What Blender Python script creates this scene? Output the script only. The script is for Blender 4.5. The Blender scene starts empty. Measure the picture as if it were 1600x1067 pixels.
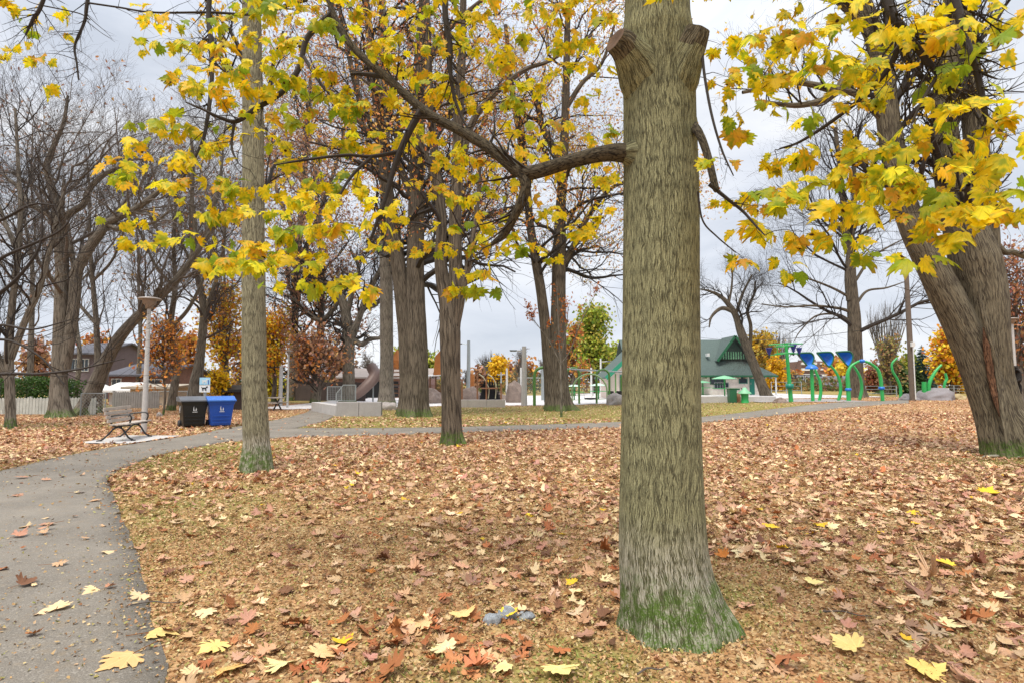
import bpy, math, random
import numpy as np
from mathutils import Vector
C = bpy.data.collections.new("park"); bpy.context.scene.collection.children.link(C)
SC = bpy.context.scene
R_ = math.radians
rng = np.random.default_rng(7); random.seed(7)

# ------------------------------------------------------------- camera, sky, sun, exposure
PITCH = math.atan(64/900.0); CAMH = 1.6; FPX = 900.0
cd = bpy.data.cameras.new("camera"); cam = bpy.data.objects.new("camera", cd); SC.collection.objects.link(cam)
cd.sensor_width = 36; cd.lens = 36*FPX/1600; cd.clip_end = 3000; cd.clip_start = 0.05
cam.location = (0, 0, CAMH); cam.rotation_euler = (math.pi/2+PITCH, 0, 0)
SC.camera = cam
world = bpy.data.worlds.new("World"); SC.world = world; world.use_nodes = True
nt = world.node_tree; nt.nodes.clear()
def N(nt, t, **kw):
    n = nt.nodes.new(t)
    for k, v in kw.items():
        if k in n.inputs.keys(): n.inputs[k].default_value = v
        else: setattr(n, k, v)
    return n
SUN_EL, SUN_AZ = R_(66), R_(205)
sky = N(nt, 'ShaderNodeTexSky'); sky.sky_type = 'NISHITA'; sky.sun_disc = False
sky.sun_elevation = SUN_EL; sky.sun_rotation = SUN_AZ
bg1 = N(nt, 'ShaderNodeBackground', Strength=0.10); nt.links.new(sky.outputs[0], bg1.inputs[0])
tc = N(nt, 'ShaderNodeTexCoord'); mp = N(nt, 'ShaderNodeMapping'); mp.inputs['Scale'].default_value = (1.3, 1.3, 3.4)
nt.links.new(tc.outputs['Generated'], mp.inputs[0])
nz = N(nt, 'ShaderNodeTexNoise', Scale=2.1, Detail=7.0, Roughness=0.55, Distortion=0.5); nt.links.new(mp.outputs[0], nz.inputs[0])
cr = N(nt, 'ShaderNodeValToRGB'); nt.links.new(nz.outputs[0], cr.inputs[0])
cr.color_ramp.elements[0].position = 0.33; cr.color_ramp.elements[0].color = (0.62, 0.67, 0.76, 1)
cr.color_ramp.elements[1].position = 0.64; cr.color_ramp.elements[1].color = (0.93, 0.95, 0.99, 1)
e = cr.color_ramp.elements.new(0.48); e.color = (0.77, 0.81, 0.89, 1)
bg2 = N(nt, 'ShaderNodeBackground', Strength=1.0); nt.links.new(cr.outputs[0], bg2.inputs[0])
# an overcast sky is brightest overhead
sxz = N(nt, 'ShaderNodeSeparateXYZ'); nt.links.new(tc.outputs['Generated'], sxz.inputs[0])
mr_ = N(nt, 'ShaderNodeMapRange'); nt.links.new(sxz.outputs['Z'], mr_.inputs[0])
for i_, v_ in ((1, 0.45), (2, 1.0), (3, 0.90), (4, 2.1)): mr_.inputs[i_].default_value = v_
nt.links.new(mr_.outputs[0], bg2.inputs[1])
mx = N(nt, 'ShaderNodeMixShader'); mx.inputs[0].default_value = 0.93
nt.links.new(bg1.outputs[0], mx.inputs[1]); nt.links.new(bg2.outputs[0], mx.inputs[2])
wo = N(nt, 'ShaderNodeOutputWorld'); nt.links.new(mx.outputs[0], wo.inputs[0])
sl = bpy.data.lights.new("sun", 'SUN'); sl.energy = 2.9; sl.angle = R_(22); sl.color = (1.0, 0.93, 0.82)
so = bpy.data.objects.new("sun", sl); SC.collection.objects.link(so)
# sun comes from behind the camera, a little to the left
sd = Vector((math.sin(SUN_AZ)*math.cos(SUN_EL), math.cos(SUN_AZ)*math.cos(SUN_EL), math.sin(SUN_EL)))
so.rotation_euler = sd.to_track_quat('Z', 'Y').to_euler()
SC.view_settings.view_transform = 'Standard'; SC.view_settings.look = 'None'
SC.view_settings.exposure = 0.28; SC.view_settings.gamma = 1; SC.view_settings.use_curve_mapping = False
SC.cycles.max_bounces = 6; SC.cycles.diffuse_bounces = 3; SC.cycles.transparent_max_bounces = 4

# ------------------------------------------------------------- pixels of the photo -> world
cp, sp = math.cos(PITCH), math.sin(PITCH)
def at(px, py, Y):
    dx, dr = px-800.0, 533.5-py
    d = (dx, FPX*cp-dr*sp, FPX*sp+dr*cp)
    k = Y/d[1]
    return np.array((d[0]*k, Y, CAMH+d[2]*k))
def sst(a, b, x):
    t = np.clip((np.asarray(x, float)-a)/(b-a), 0, 1); return t*t*(3-2*t)
def hgt(x, y):
    x = np.asarray(x, float); y = np.asarray(y, float)
    h = 0.42*sst(2, 16, x)*sst(12, 36, y)
    h = h + 0.10*sst(8, 30, y)*np.sin(x*0.21+1.0)*np.sin(y*0.17)*sst(0, 6, np.abs(x)+0*y)*0.5
    return h
def G(px, py):
    lo = 1.0
    prev = 1.5
    for Y in np.concatenate([np.arange(1.6, 60, 0.1), np.arange(60, 300, 0.5)]):
        p = at(px, py, Y)
        if p[2] <= hgt(p[0], p[1]):
            a, b = prev, Y
            for _ in range(24):
                m = (a+b)/2; q = at(px, py, m)
                if q[2] <= hgt(q[0], q[1]): b = m
                else: a = m
            q = at(px, py, b); q[2] = hgt(q[0], q[1]); return q
        prev = Y
    return at(px, py, 300)
def onground(px, Y):
    p = at(px, 597, Y); p[2] = float(hgt(p[0], p[1])); return p
def px2m(rp, Y): return rp*Y/FPX

# ------------------------------------------------------------- object bookkeeping
def tag(o, label=None, cat=None, group=None, kind=None):
    if label: o['label'] = label
    if cat: o['category'] = cat
    if group: o['group'] = group
    if kind: o['kind'] = kind
    return o
def thing(name, label, cat, loc=(0, 0, 0), rz=0, group=None):
    o = bpy.data.objects.new(name, None); C.objects.link(o); o.empty_display_size = 0.2
    o.location = [float(v) for v in loc]; o.rotation_euler = (0, 0, rz)
    return tag(o, label, cat, group)
def meshobj(name, V, quads=None, tris=None, mat=None, parent=None, smooth=True, attrs=None, shift=None):
    V = np.asarray(V, np.float32).reshape(-1, 3)
    if shift is not None: V = V-np.asarray(shift, np.float32)
    me = bpy.data.meshes.new(name)
    q = np.zeros((0, 4), np.int32) if quads is None else np.asarray(quads, np.int32).reshape(-1, 4)
    t = np.zeros((0, 3), np.int32) if tris is None else np.asarray(tris, np.int32).reshape(-1, 3)
    me.vertices.add(len(V)); me.vertices.foreach_set('co', V.ravel())
    L = np.concatenate([q.ravel(), t.ravel()]); me.loops.add(len(L)); me.loops.foreach_set('vertex_index', L)
    st = np.concatenate([np.arange(len(q))*4, len(q)*4+np.arange(len(t))*3]).astype(np.int32)
    me.polygons.add(len(st)); me.polygons.foreach_set('loop_start', st)
    me.polygons.foreach_set('use_smooth', np.full(len(st), bool(smooth)))
    me.update(calc_edges=True)
    for an, (ty, arr) in (attrs or {}).items():
        a = me.attributes.new(an, ty, 'POINT')
        a.data.foreach_set('color' if ty == 'FLOAT_COLOR' else 'vector', np.asarray(arr, np.float32).ravel())
    o = bpy.data.objects.new(name, me); C.objects.link(o)
    if mat: me.materials.append(mat)
    if parent: o.parent = parent
    return o

class MB:
    """collects simple shapes; build() links them as ONE mesh object"""
    def __init__(s): s.v = []; s.q = []; s.t = []; s.n = 0
    def add(s, V, q=None, t=None):
        V = np.asarray(V, float).reshape(-1, 3); s.v.append(V)
        if q is not None and len(q): s.q.append(np.asarray(q, int).reshape(-1, 4)+s.n)
        if t is not None and len(t): s.t.append(np.asarray(t, int).reshape(-1, 3)+s.n)
        s.n += len(V); return s
    def box(s, x0, x1, y0, y1, z0, z1, taper=1.0, rz=0, c=(0, 0, 0)):
        cx, cy = (x0+x1)/2, (y0+y1)/2
        P = []
        for z, k in ((z0, taper), (z1, 1.0)):
            for (x, y) in ((x0, y0), (x1, y0), (x1, y1), (x0, y1)):
                P.append((cx+(x-cx)*k, cy+(y-cy)*k, z))
        P = np.array(P)
        if rz:
            ca, sa = math.cos(rz), math.sin(rz)
            P = np.stack([P[:, 0]*ca-P[:, 1]*sa, P[:, 0]*sa+P[:, 1]*ca, P[:, 2]], 1)
        P = P+np.array(c)
        return s.add(P, [(3, 2, 1, 0), (4, 5, 6, 7), (0, 1, 5, 4), (1, 2, 6, 5), (2, 3, 7, 6), (3, 0, 4, 7)])
    def beam(s, a, b, w, h):
        a, b = np.array(a, float), np.array(b, float); d = b-a; d /= np.linalg.norm(d)
        up = np.array((0, 0, 1.0)) if abs(d[2]) < .95 else np.array((0, 1.0, 0))
        u = np.cross(d, up); u /= np.linalg.norm(u); v = np.cross(u, d)
        P = [p+u*i*w/2+v*j*h/2 for p in (a, b) for (i, j) in ((-1, -1), (1, -1), (1, 1), (-1, 1))]
        return s.add(P, [(3, 2, 1, 0), (4, 5, 6, 7), (0, 1, 5, 4), (1, 2, 6, 5), (2, 3, 7, 6), (3, 0, 4, 7)])
    def tube(s, pts, r, S=8, cap=True, smooth=0):
        P = np.array(pts, float)
        if smooth: P, r = spline(P, r, smooth)
        K = len(P); r = np.broadcast_to(np.asarray(r, float), (K,))
        V, Q, _ = tubes(P[None], r[None], S)
        s.add(V, Q)
        if cap:
            for k, fl in ((0, 1), (K-1, 0)):
                c = P[k]; ring = V.reshape(K, S+1, 3)[k][:S]
                t = [((0, 1+(j+1) % S, 1+j) if fl else (0, 1+j, 1+(j+1) % S)) for j in range(S)]
                s.add(np.vstack([c[None], ring]), None, t)
        return s
    def lathe(s, prof, S=16, c=(0, 0, 0)):
        a = np.arange(S)*2*math.pi/S; V = []
        for (r, z) in prof: V += [(c[0]+r*math.cos(t), c[1]+r*math.sin(t), c[2]+z) for t in a]
        Q = [(k*S+j, k*S+(j+1) % S, (k+1)*S+(j+1) % S, (k+1)*S+j) for k in range(len(prof)-1) for j in range(S)]
        return s.add(V, Q)
    def poly(s, pts, th, nrm):
        """flat outline given thickness along nrm"""
        P = np.array(pts, float); n = np.array(nrm, float)*th; K = len(P)
        c = P.mean(0)
        V = np.vstack([P, P+n, c[None], (c+n)[None]])
        Q = [(j, (j+1) % K, K+(j+1) % K, K+j) for j in range(K)]
        T = [(2*K, (j+1) % K, j) for j in range(K)]+[(2*K+1, K+j, K+(j+1) % K) for j in range(K)]
        return s.add(V, Q, T)
    def build(s, name, mat, parent=None, smooth=False, shift=None, bevel=0):
        o = meshobj(name, np.vstack(s.v), np.vstack(s.q) if s.q else None, np.vstack(s.t) if s.t else None, mat, parent, smooth, None, shift)
        if bevel:
            m = o.modifiers.new('bevel', 'BEVEL'); m.width = bevel; m.segments = 2; m.limit_method = 'ANGLE'
        return o

def spline(P, r, m):
    """Catmull-Rom through P with m steps per span"""
    P = np.asarray(P, float); K = len(P); r = np.broadcast_to(np.asarray(r, float), (K,))
    E = np.vstack([2*P[0]-P[1], P, 2*P[-1]-P[-2]]); out = []; ro = []
    for i in range(K-1):
        p0, p1, p2, p3 = E[i:i+4]
        for t in np.arange(m)/m:
            out.append(.5*(2*p1+(p2-p0)*t+(2*p0-5*p1+4*p2-p3)*t*t+(3*p1-p0-3*p2+p3)*t**3)); ro.append(r[i]*(1-t)+r[i+1]*t)
    out.append(P[-1]); ro.append(r[-1])
    return np.array(out), np.array(ro)

def unit(v): return v/np.maximum(np.linalg.norm(v, axis=-1, keepdims=True), 1e-9)
def tubes(P, R, S, lobes=None):
    """P (n,K,3) R (n,K) -> verts, quads, bark coords; every ring has S+1 verts"""
    n, K = P.shape[:2]
    T = np.empty_like(P); T[:, 1:-1] = P[:, 2:]-P[:, :-2]; T[:, 0] = P[:, 1]-P[:, 0]; T[:, -1] = P[:, -1]-P[:, -2]
    T = unit(T); D = unit(P[:, -1]-P[:, 0])
    A = np.where(np.abs(D[:, 1:2]) > 0.8, np.array([[1.0, 0, 0]]), np.array([[0, 1.0, 0]]))
    u = unit(np.cross(T, A[:, None, :])); v = np.cross(T, u)
    a = np.arange(S+1)*2*math.pi/S+math.pi/2
    ca, sa = np.cos(a), np.sin(a)
    RR = R[:, :, None]*np.ones(S+1)
    if lobes is not None: RR = RR*lobes
    V = P[:, :, None, :]+RR[..., None]*(u[:, :, None, :]*ca[None, None, :, None]+v[:, :, None, :]*sa[None, None, :, None])
    seg = np.concatenate([np.zeros((n, 1)), np.cumsum(np.linalg.norm(np.diff(P, axis=1), axis=2), axis=1)], 1)
    U = np.stack([np.broadcast_to((a[None, None]*np.mean(R, axis=1)[:, None, None]), (n, K, S+1)),
                  np.broadcast_to(seg[:, :, None], (n, K, S+1)), np.broadcast_to(np.arange(n)[:, None, None]*3.7, (n, K, S+1))], -1)
    b = (np.arange(n)[:, None, None]*K+np.arange(K-1)[None, :, None])*(S+1)+np.arange(S)[None, None, :]
    Q = np.stack([b, b+1, b+S+2, b+S+1], -1).reshape(-1, 4)[:, ::-1]
    return V.reshape(-1, 3), Q, U.reshape(-1, 3)

# ------------------------------------------------------------- materials
def newmat(name):
    m = bpy.data.materials.new(name); m.use_nodes = True; nt = m.node_tree; nt.nodes.clear()
    out = N(nt, 'ShaderNodeOutputMaterial'); b = N(nt, 'ShaderNodeBsdfPrincipled'); nt.links.new(b.outputs[0], out.inputs[0])
    return m, nt, b, out
def ramp(nt, src, stops):
    r = N(nt, 'ShaderNodeValToRGB'); nt.links.new(src, r.inputs[0]); els = r.color_ramp.elements
    els[0].position, els[0].color = stops[0][0], (*stops[0][1], 1)
    els[1].position, els[1].color = stops[-1][0], (*stops[-1][1], 1)
    for p, c in stops[1:-1]:
        e = els.new(p); e.color = (*c, 1)
    return r.outputs[0]
def coords(nt, scale=(1, 1, 1), kind='Object', attr=None):
    if attr: t = N(nt, 'ShaderNodeAttribute'); t.attribute_name = attr; o = t.outputs['Vector']
    elif kind == 'World': t = N(nt, 'ShaderNodeNewGeometry'); o = t.outputs['Position']
    else: t = N(nt, 'ShaderNodeTexCoord'); o = t.outputs[kind]
    m = N(nt, 'ShaderNodeMapping'); m.inputs['Scale'].default_value = scale; nt.links.new(o, m.inputs[0]); return m.outputs[0]
def noise(nt, co, s, d=4, r=.55, dist=0):
    n = N(nt, 'ShaderNodeTexNoise', Scale=float(s), Detail=float(d), Roughness=float(r), Distortion=float(dist)); nt.links.new(co, n.inputs['Vector']); return n
def mixc(nt, f, a, b, mode='MIX'):
    m = N(nt, 'ShaderNodeMix'); m.data_type = 'RGBA'; m.blend_type = mode
    for i, s in ((0, f), (6, a), (7, b)):
        if isinstance(s, (int, float)): m.inputs[i].default_value = s
        elif isinstance(s, tuple): m.inputs[i].default_value = (*s, 1)
        else: nt.links.new(s, m.inputs[i])
    return m.outputs[2]
def mathn(nt, op, a, b=0.0, clamp=False):
    m = N(nt, 'ShaderNodeMath'); m.operation = op; m.use_clamp = clamp
    for i, s in ((0, a), (1, b)):
        if isinstance(s, (int, float)): m.inputs[i].default_value = s
        else: nt.links.new(s, m.inputs[i])
    return m.outputs[0]
def bump(nt, b, h, st, dist):
    n = N(nt, 'ShaderNodeBump', Strength=st, Distance=dist); nt.links.new(h, n.inputs['Height']); nt.links.new(n.outputs[0], b.inputs['Normal'])
_mc = {}
def mat(name, col, rough=.6, var=.25, scale=6, bmp=.2, bd=.01, metal=0, kind='Object', spec=None):
    """plain weathered surface: two-scale colour variation, a little bump"""
    if name in _mc: return _mc[name]
    m, nt, b, out = newmat(name); co = coords(nt, kind=kind)
    n1 = noise(nt, co, scale, 6, .65); n2 = noise(nt, co, scale*9, 3)
    lo = tuple(c*(1-var) for c in col); hi = tuple(min(1, c*(1+var)) for c in col)
    c1 = ramp(nt, n1.outputs[0], [(.3, lo), (.7, hi)])
    c2 = mixc(nt, .35, c1, ramp(nt, n2.outputs[0], [(.35, tuple(c*.7 for c in col)), (.65, tuple(min(1, c*1.15) for c in col))]))
    nt.links.new(c2, b.inputs['Base Color']); b.inputs['Roughness'].default_value = rough; b.inputs['Metallic'].default_value = metal
    if bmp: bump(nt, b, n2.outputs[0], bmp, bd)
    _mc[name] = m; return m
def bark(name, ridge, furrow, su=28, sv=5, moss=0.0, lichen=0.0, dist=.012, tint=(.10, .17, .03)):
    m, nt, b, out = newmat(name)
    co = coords(nt, attr='bco'); wn = noise(nt, co, 3.0, 3)
    wv = N(nt, 'ShaderNodeVectorMath'); wv.operation = 'MULTIPLY_ADD'; nt.links.new(wn.outputs['Color'], wv.inputs[0]); wv.inputs[1].default_value = (.07, .10, 0); nt.links.new(co, wv.inputs[2])
    w2 = noise(nt, co, 22.0, 2); wv2 = N(nt, 'ShaderNodeVectorMath'); wv2.operation = 'MULTIPLY_ADD'; nt.links.new(w2.outputs['Color'], wv2.inputs[0]); wv2.inputs[1].default_value = (.022, .03, 0); nt.links.new(wv.outputs[0], wv2.inputs[2])
    mp = N(nt, 'ShaderNodeMapping'); mp.inputs['Scale'].default_value = (su, sv, 1); nt.links.new(wv2.outputs[0], mp.inputs[0])
    vo = N(nt, 'ShaderNodeTexVoronoi', Scale=1.0); vo.feature = 'DISTANCE_TO_EDGE'; nt.links.new(mp.outputs[0], vo.inputs['Vector'])
    mp2 = N(nt, 'ShaderNodeMapping'); mp2.inputs['Scale'].default_value = (su*1.9, sv*1.5, 1); mp2.inputs['Location'].default_value = (3, 7, 0); nt.links.new(wv2.outputs[0], mp2.inputs[0])
    vo2 = N(nt, 'ShaderNodeTexVoronoi', Scale=1.0); vo2.feature = 'DISTANCE_TO_EDGE'; nt.links.new(mp2.outputs[0], vo2.inputs['Vector'])
    e1 = ramp(nt, vo.outputs['Distance'], [(0, (0, 0, 0)), (.30, (1, 1, 1))]); e2 = ramp(nt, vo2.outputs['Distance'], [(0, (0, 0, 0)), (.35, (1, 1, 1))])
    fine = noise(nt, co, 90, 5, .7)
    mp3 = N(nt, 'ShaderNodeMapping'); mp3.inputs['Scale'].default_value = (su*.95, sv*.55, 1); nt.links.new(wv2.outputs[0], mp3.inputs[0])
    nr = noise(nt, mp3.outputs[0], 1.0, 2, .5); ab = mathn(nt, 'ABSOLUTE', mathn(nt, 'SUBTRACT', nr.outputs[0], .5))
    e3 = ramp(nt, ab, [(0, (0, 0, 0)), (.075, (1, 1, 1))])
    h = mathn(nt, 'ADD', mathn(nt, 'MULTIPLY', e1, .26), mathn(nt, 'MULTIPLY', e2, .18)); h = mathn(nt, 'ADD', h, mathn(nt, 'MULTIPLY', e3, .42)); h = mathn(nt, 'ADD', h, mathn(nt, 'MULTIPLY', fine.outputs[0], .24))
    big = noise(nt, co, 2.2, 4, .6)
    rc = mixc(nt, mathn(nt, 'MULTIPLY', big.outputs[0], 1.0), tuple(c*.78 for c in ridge), tuple(c*1.22 for c in ridge))
    rc = mixc(nt, ramp(nt, fine.outputs[0], [(.38, (0, 0, 0)), (.62, (.6, .6, .6))]), rc, tuple(min(1, c*1.45+.02) for c in ridge))
    c = mixc(nt, ramp(nt, h, [(.26, (0, 0, 0)), (.80, (1, 1, 1))]), furrow, rc)
    if moss or lichen:
        pos = N(nt, 'ShaderNodeNewGeometry'); sx = N(nt, 'ShaderNodeSeparateXYZ'); nt.links.new(pos.outputs['Position'], sx.inputs[0])
        mn = noise(nt, pos.outputs['Position'], 13, 5, .65)
        if lichen:
            zz = mathn(nt, 'ADD', sx.outputs['Z'], mathn(nt, 'MULTIPLY', mn.outputs[0], -.35))
            lm = ramp(nt, mathn(nt, 'MULTIPLY', zz, 1.0), [(0.0, (1, 1, 1)), (moss*.9, (1, 1, 1)), (lichen, (0, 0, 0))])
            lm2 = mixc(nt, 1.0, lm, ramp(nt, h, [(.45, (0, 0, 0)), (.75, (.75, .75, .75))]), 'MULTIPLY')
            c = mixc(nt, lm2, c, (.50, .47, .42))
        zz = mathn(nt, 'ADD', sx.outputs['Z'], mathn(nt, 'MULTIPLY', mn.outputs[0], -.30))
        mm = ramp(nt, zz, [(0.0, (1, 1, 1)), (moss*.55, (.9, .9, .9)), (moss*1.25, (0, 0, 0))])
        mm = mixc(nt, 1.0, mm, ramp(nt, mathn(nt, 'ADD', mathn(nt,'MULTIPLY',fine.outputs[0],.6), mathn(nt,'MULTIPLY',mn.outputs[0], .7)), [(.54, (0, 0, 0)), (.72, (1, 1, 1))]), 'MULTIPLY')
        c = mixc(nt, mm, c, mixc(nt, ramp(nt, h, [(.2, (0,0,0)), (.8, (1,1,1))]), tuple(q*.45 for q in tint), tint))
    nt.links.new(c, b.inputs['Base Color']); b.inputs['Roughness'].default_value = .9
    b.inputs['Specular IOR Level'].default_value = .2
    bump(nt, b, h, 1.0, dist)
    return m
def leafmat(name, spots=False, trans=.45, rough=.5):
    m, nt, b, out = newmat(name)
    at_ = N(nt, 'ShaderNodeAttribute'); at_.attribute_name = 'Col'; c = at_.outputs['Color']
    lu = N(nt, 'ShaderNodeAttribute'); lu.attribute_name = 'luv'
    n = noise(nt, lu.outputs['Vector'], 2.3, 4)
    c = mixc(nt, ramp(nt, n.outputs[0], [(.35, (0, 0, 0)), (.7, (.5, .5, .5))]), c, mixc(nt, 1.0, c, (1.0, .86, .60), 'MULTIPLY'))
    lc = N(nt, 'ShaderNodeAttribute'); lc.attribute_name = 'Lco'; sl_ = N(nt, 'ShaderNodeSeparateXYZ'); nt.links.new(lc.outputs['Vector'], sl_.inputs[0])
    ax_ = mathn(nt, 'ABSOLUTE', sl_.outputs[0]); vd = ax_
    for an in (0.62, 1.25):
        q = mathn(nt, 'ABSOLUTE', mathn(nt, 'SUBTRACT', mathn(nt, 'MULTIPLY', ax_, math.cos(an)), mathn(nt, 'MULTIPLY', sl_.outputs[1], math.sin(an)))); vd = mathn(nt, 'MINIMUM', vd, q)
    c = mixc(nt, ramp(nt, vd, [(0.0, (.55, .55, .55)), (.028, (0, 0, 0))]), c, mixc(nt, 1.0, c, (1.35, 1.3, 1.3), 'MULTIPLY') if not spots else mixc(nt, 1.0, c, (.72, .68, .5), 'MULTIPLY'))
    if spots:
        n2 = noise(nt, lu.outputs['Vector'], 3.1, 1); c = mixc(nt, ramp(nt, n2.outputs[0], [(.48, (0, 0, 0)), (.66, (.75, .75, .75))]), c, (.22, .36, .02))
        vo = N(nt, 'ShaderNodeTexVoronoi', Scale=2.0); nt.links.new(lu.outputs['Vector'], vo.inputs['Vector'])
        n3 = noise(nt, lu.outputs['Vector'], .45, 0)
        d = mathn(nt, 'ADD', vo.outputs['Distance'], mathn(nt, 'MULTIPLY', n3.outputs[0], .5))
        rd = mathn(nt, 'ADD', mathn(nt, 'ADD', mathn(nt, 'POWER', ax_, 2.0), mathn(nt, 'POWER', mathn(nt, 'SUBTRACT', sl_.outputs[1], .3), 2.0)), mathn(nt, 'MULTIPLY', n2.outputs[0], .45))
        c = mixc(nt, ramp(nt, rd, [(.46, (0, 0, 0)), (.62, (.65, .65, .65))]), c, (.42, .20, .03))
        c = mixc(nt, ramp(nt, d, [(.30, (1, 1, 1)), (.34, (0, 0, 0))]), c, (.06, .025, .01))
    nt.links.new(c, b.inputs['Base Color']); b.inputs['Roughness'].default_value = rough; b.inputs['Specular IOR Level'].default_value = .3
    tr = N(nt, 'ShaderNodeBsdfTranslucent'); nt.links.new(c, tr.inputs[0])
    ms = N(nt, 'ShaderNodeMixShader'); ms.inputs[0].default_value = trans
    nt.links.new(b.outputs[0], ms.inputs[1]); nt.links.new(tr.outputs[0], ms.inputs[2]); nt.links.new(ms.outputs[0], out.inputs[0])
    return m
M_leaf = leafmat('yellow_maple_leaf', True, .50); M_oak = leafmat('small_leaf', False, .35); M_fall = leafmat('fallen_leaf', False, .12, .7)
M_barkF = bark('bark_maple', (.27, .262, .145), (.06, .056, .032), 92, 10, .22, .58, .006)
M_barkL = bark('bark_left_maple', (.27, .25, .16), (.085, .075, .05), 46, 6, .30, .55, .009)
M_barkO = bark('bark_oak', (.15, .122, .088), (.045, .036, .027), 20, 1.6, .20, 0, .02)
M_barkR = bark('bark_right', (.175, .15, .10), (.05, .04, .03), 30, 3, .20, 0, .016)
M_barkG = bark('bark_grey', (.20, .175, .14), (.075, .063, .05), 20, 2.0, .20, 0, .012)
M_twigD = mat('twig_dark', (.034, .026, .021), .85, .3, 3, 0)
M_twigB = mat('twig_brown', (.095, .073, .06), .85, .3, 3, 0)
M_twigG = mat('twig_grey', (.16, .135, .115), .85, .3, 3, 0)
M_conc = mat('concrete', (.50, .48, .46), .85, .15, 3, .3, .006)
M_concD = mat('concrete_dark', (.36, .335, .325), .85, .15, 3, .3, .006)
M_green = mat('paint_bright_green', (.035, .40, .10), .35, .08, 4, 0)
M_greenD = mat('paint_dark_green', (.02, .13, .06), .4, .1, 4, 0)
M_olive = mat('paint_olive_green', (.10, .24, .05), .4, .12, 4, 0)
M_teal = mat('paint_teal', (.01, .22, .16), .45, .12, 4, 0)
M_blue = mat('paint_blue', (.02, .17, .62), .35, .1, 4, 0)
M_navy = mat('paint_navy', (.03, .04, .30), .4, .1, 4, 0)
M_white = mat('paint_white', (.72, .73, .72), .5, .1, 4, 0)
M_pole = mat('pole_concrete', (.48, .47, .455), .8, .18, 9, .25, .003)
M_steel = mat('steel_grey', (.36, .40, .41), .4, .1, 5, 0, metal=.3)
M_black = mat('black_metal', (.018, .018, .018), .45, .2, 5, 0)
M_wood = mat('wood_weathered', (.46, .40, .345), .8, .25, 5, .3, .003)
M_woodB = mat('wood_brown', (.22, .10, .045), .7, .25, 5, .2, .003)
M_woodO = mat('wood_orange', (.42, .15, .035), .6, .2, 5, .2, .003)
M_rock = mat('boulder_stone', (.33, .30, .28), .9, .3, 2.5, .8, .05)
M_rockB = mat('boulder_brown', (.26, .20, .17), .9, .4, 2.5, .9, .06)
M_net = mat('black_net', (.012, .012, .014), .8, .2, 3, 0)
M_glass = mat('window_glass', (.05, .07, .09), .12, .2, 3, 0)
# ------------------------------------------------------------- leaf templates
def sym(half): return half+[(-x, y) for (x, y) in half[::-1] if x > 1e-6]
MAPLE = sym([(0, .03), (.05, -.02), (.17, -.09), (.29, -.07), (.25, .03), (.42, .06), (.52, .15), (.41, .20), (.53, .36), (.50, .46), (.39, .38), (.30, .40), (.36, .50), (.34, .64), (.25, .58), (.17, .60), (.17, .74), (.09, .78), (0, .98)])
OAK = sym([(0, 0), (.05, .10), (.20, .10), (.24, .18), (.09, .27), (.30, .36), (.38, .48), (.13, .48), (.30, .62), (.33, .74), (.12, .68), (.17, .84), (.07, .84), (0, 1.0)])
STAR = sym([(0, 0), (.24, -.06), (.20, .10), (.50, .24), (.28, .40), (.30, .66), (.12, .62), (0, .95)])
OAKS = sym([(0, 0), (.20, .14), (.08, .26), (.34, .46), (.12, .48), (.28, .74), (0, 1.0)])
TUFT = [(0, 0), (.20, .12), (.14, .3), (.36, .5), (.14, .6), (.22, .85), (0, 1), (-.22, .85), (-.14, .6), (-.36, .5), (-.14, .3), (-.20, .12)]
TUFT6 = [(0, 0), (.34, .2), (.24, .5), (.3, .85), (0, 1), (-.32, .7), (-.36, .25)]
BIT = [(0, 0), (.35, .3), (.1, 1), (-.3, .45)]
def unitrand(n): return unit(rng.normal(size=(n, 3)))
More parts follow.
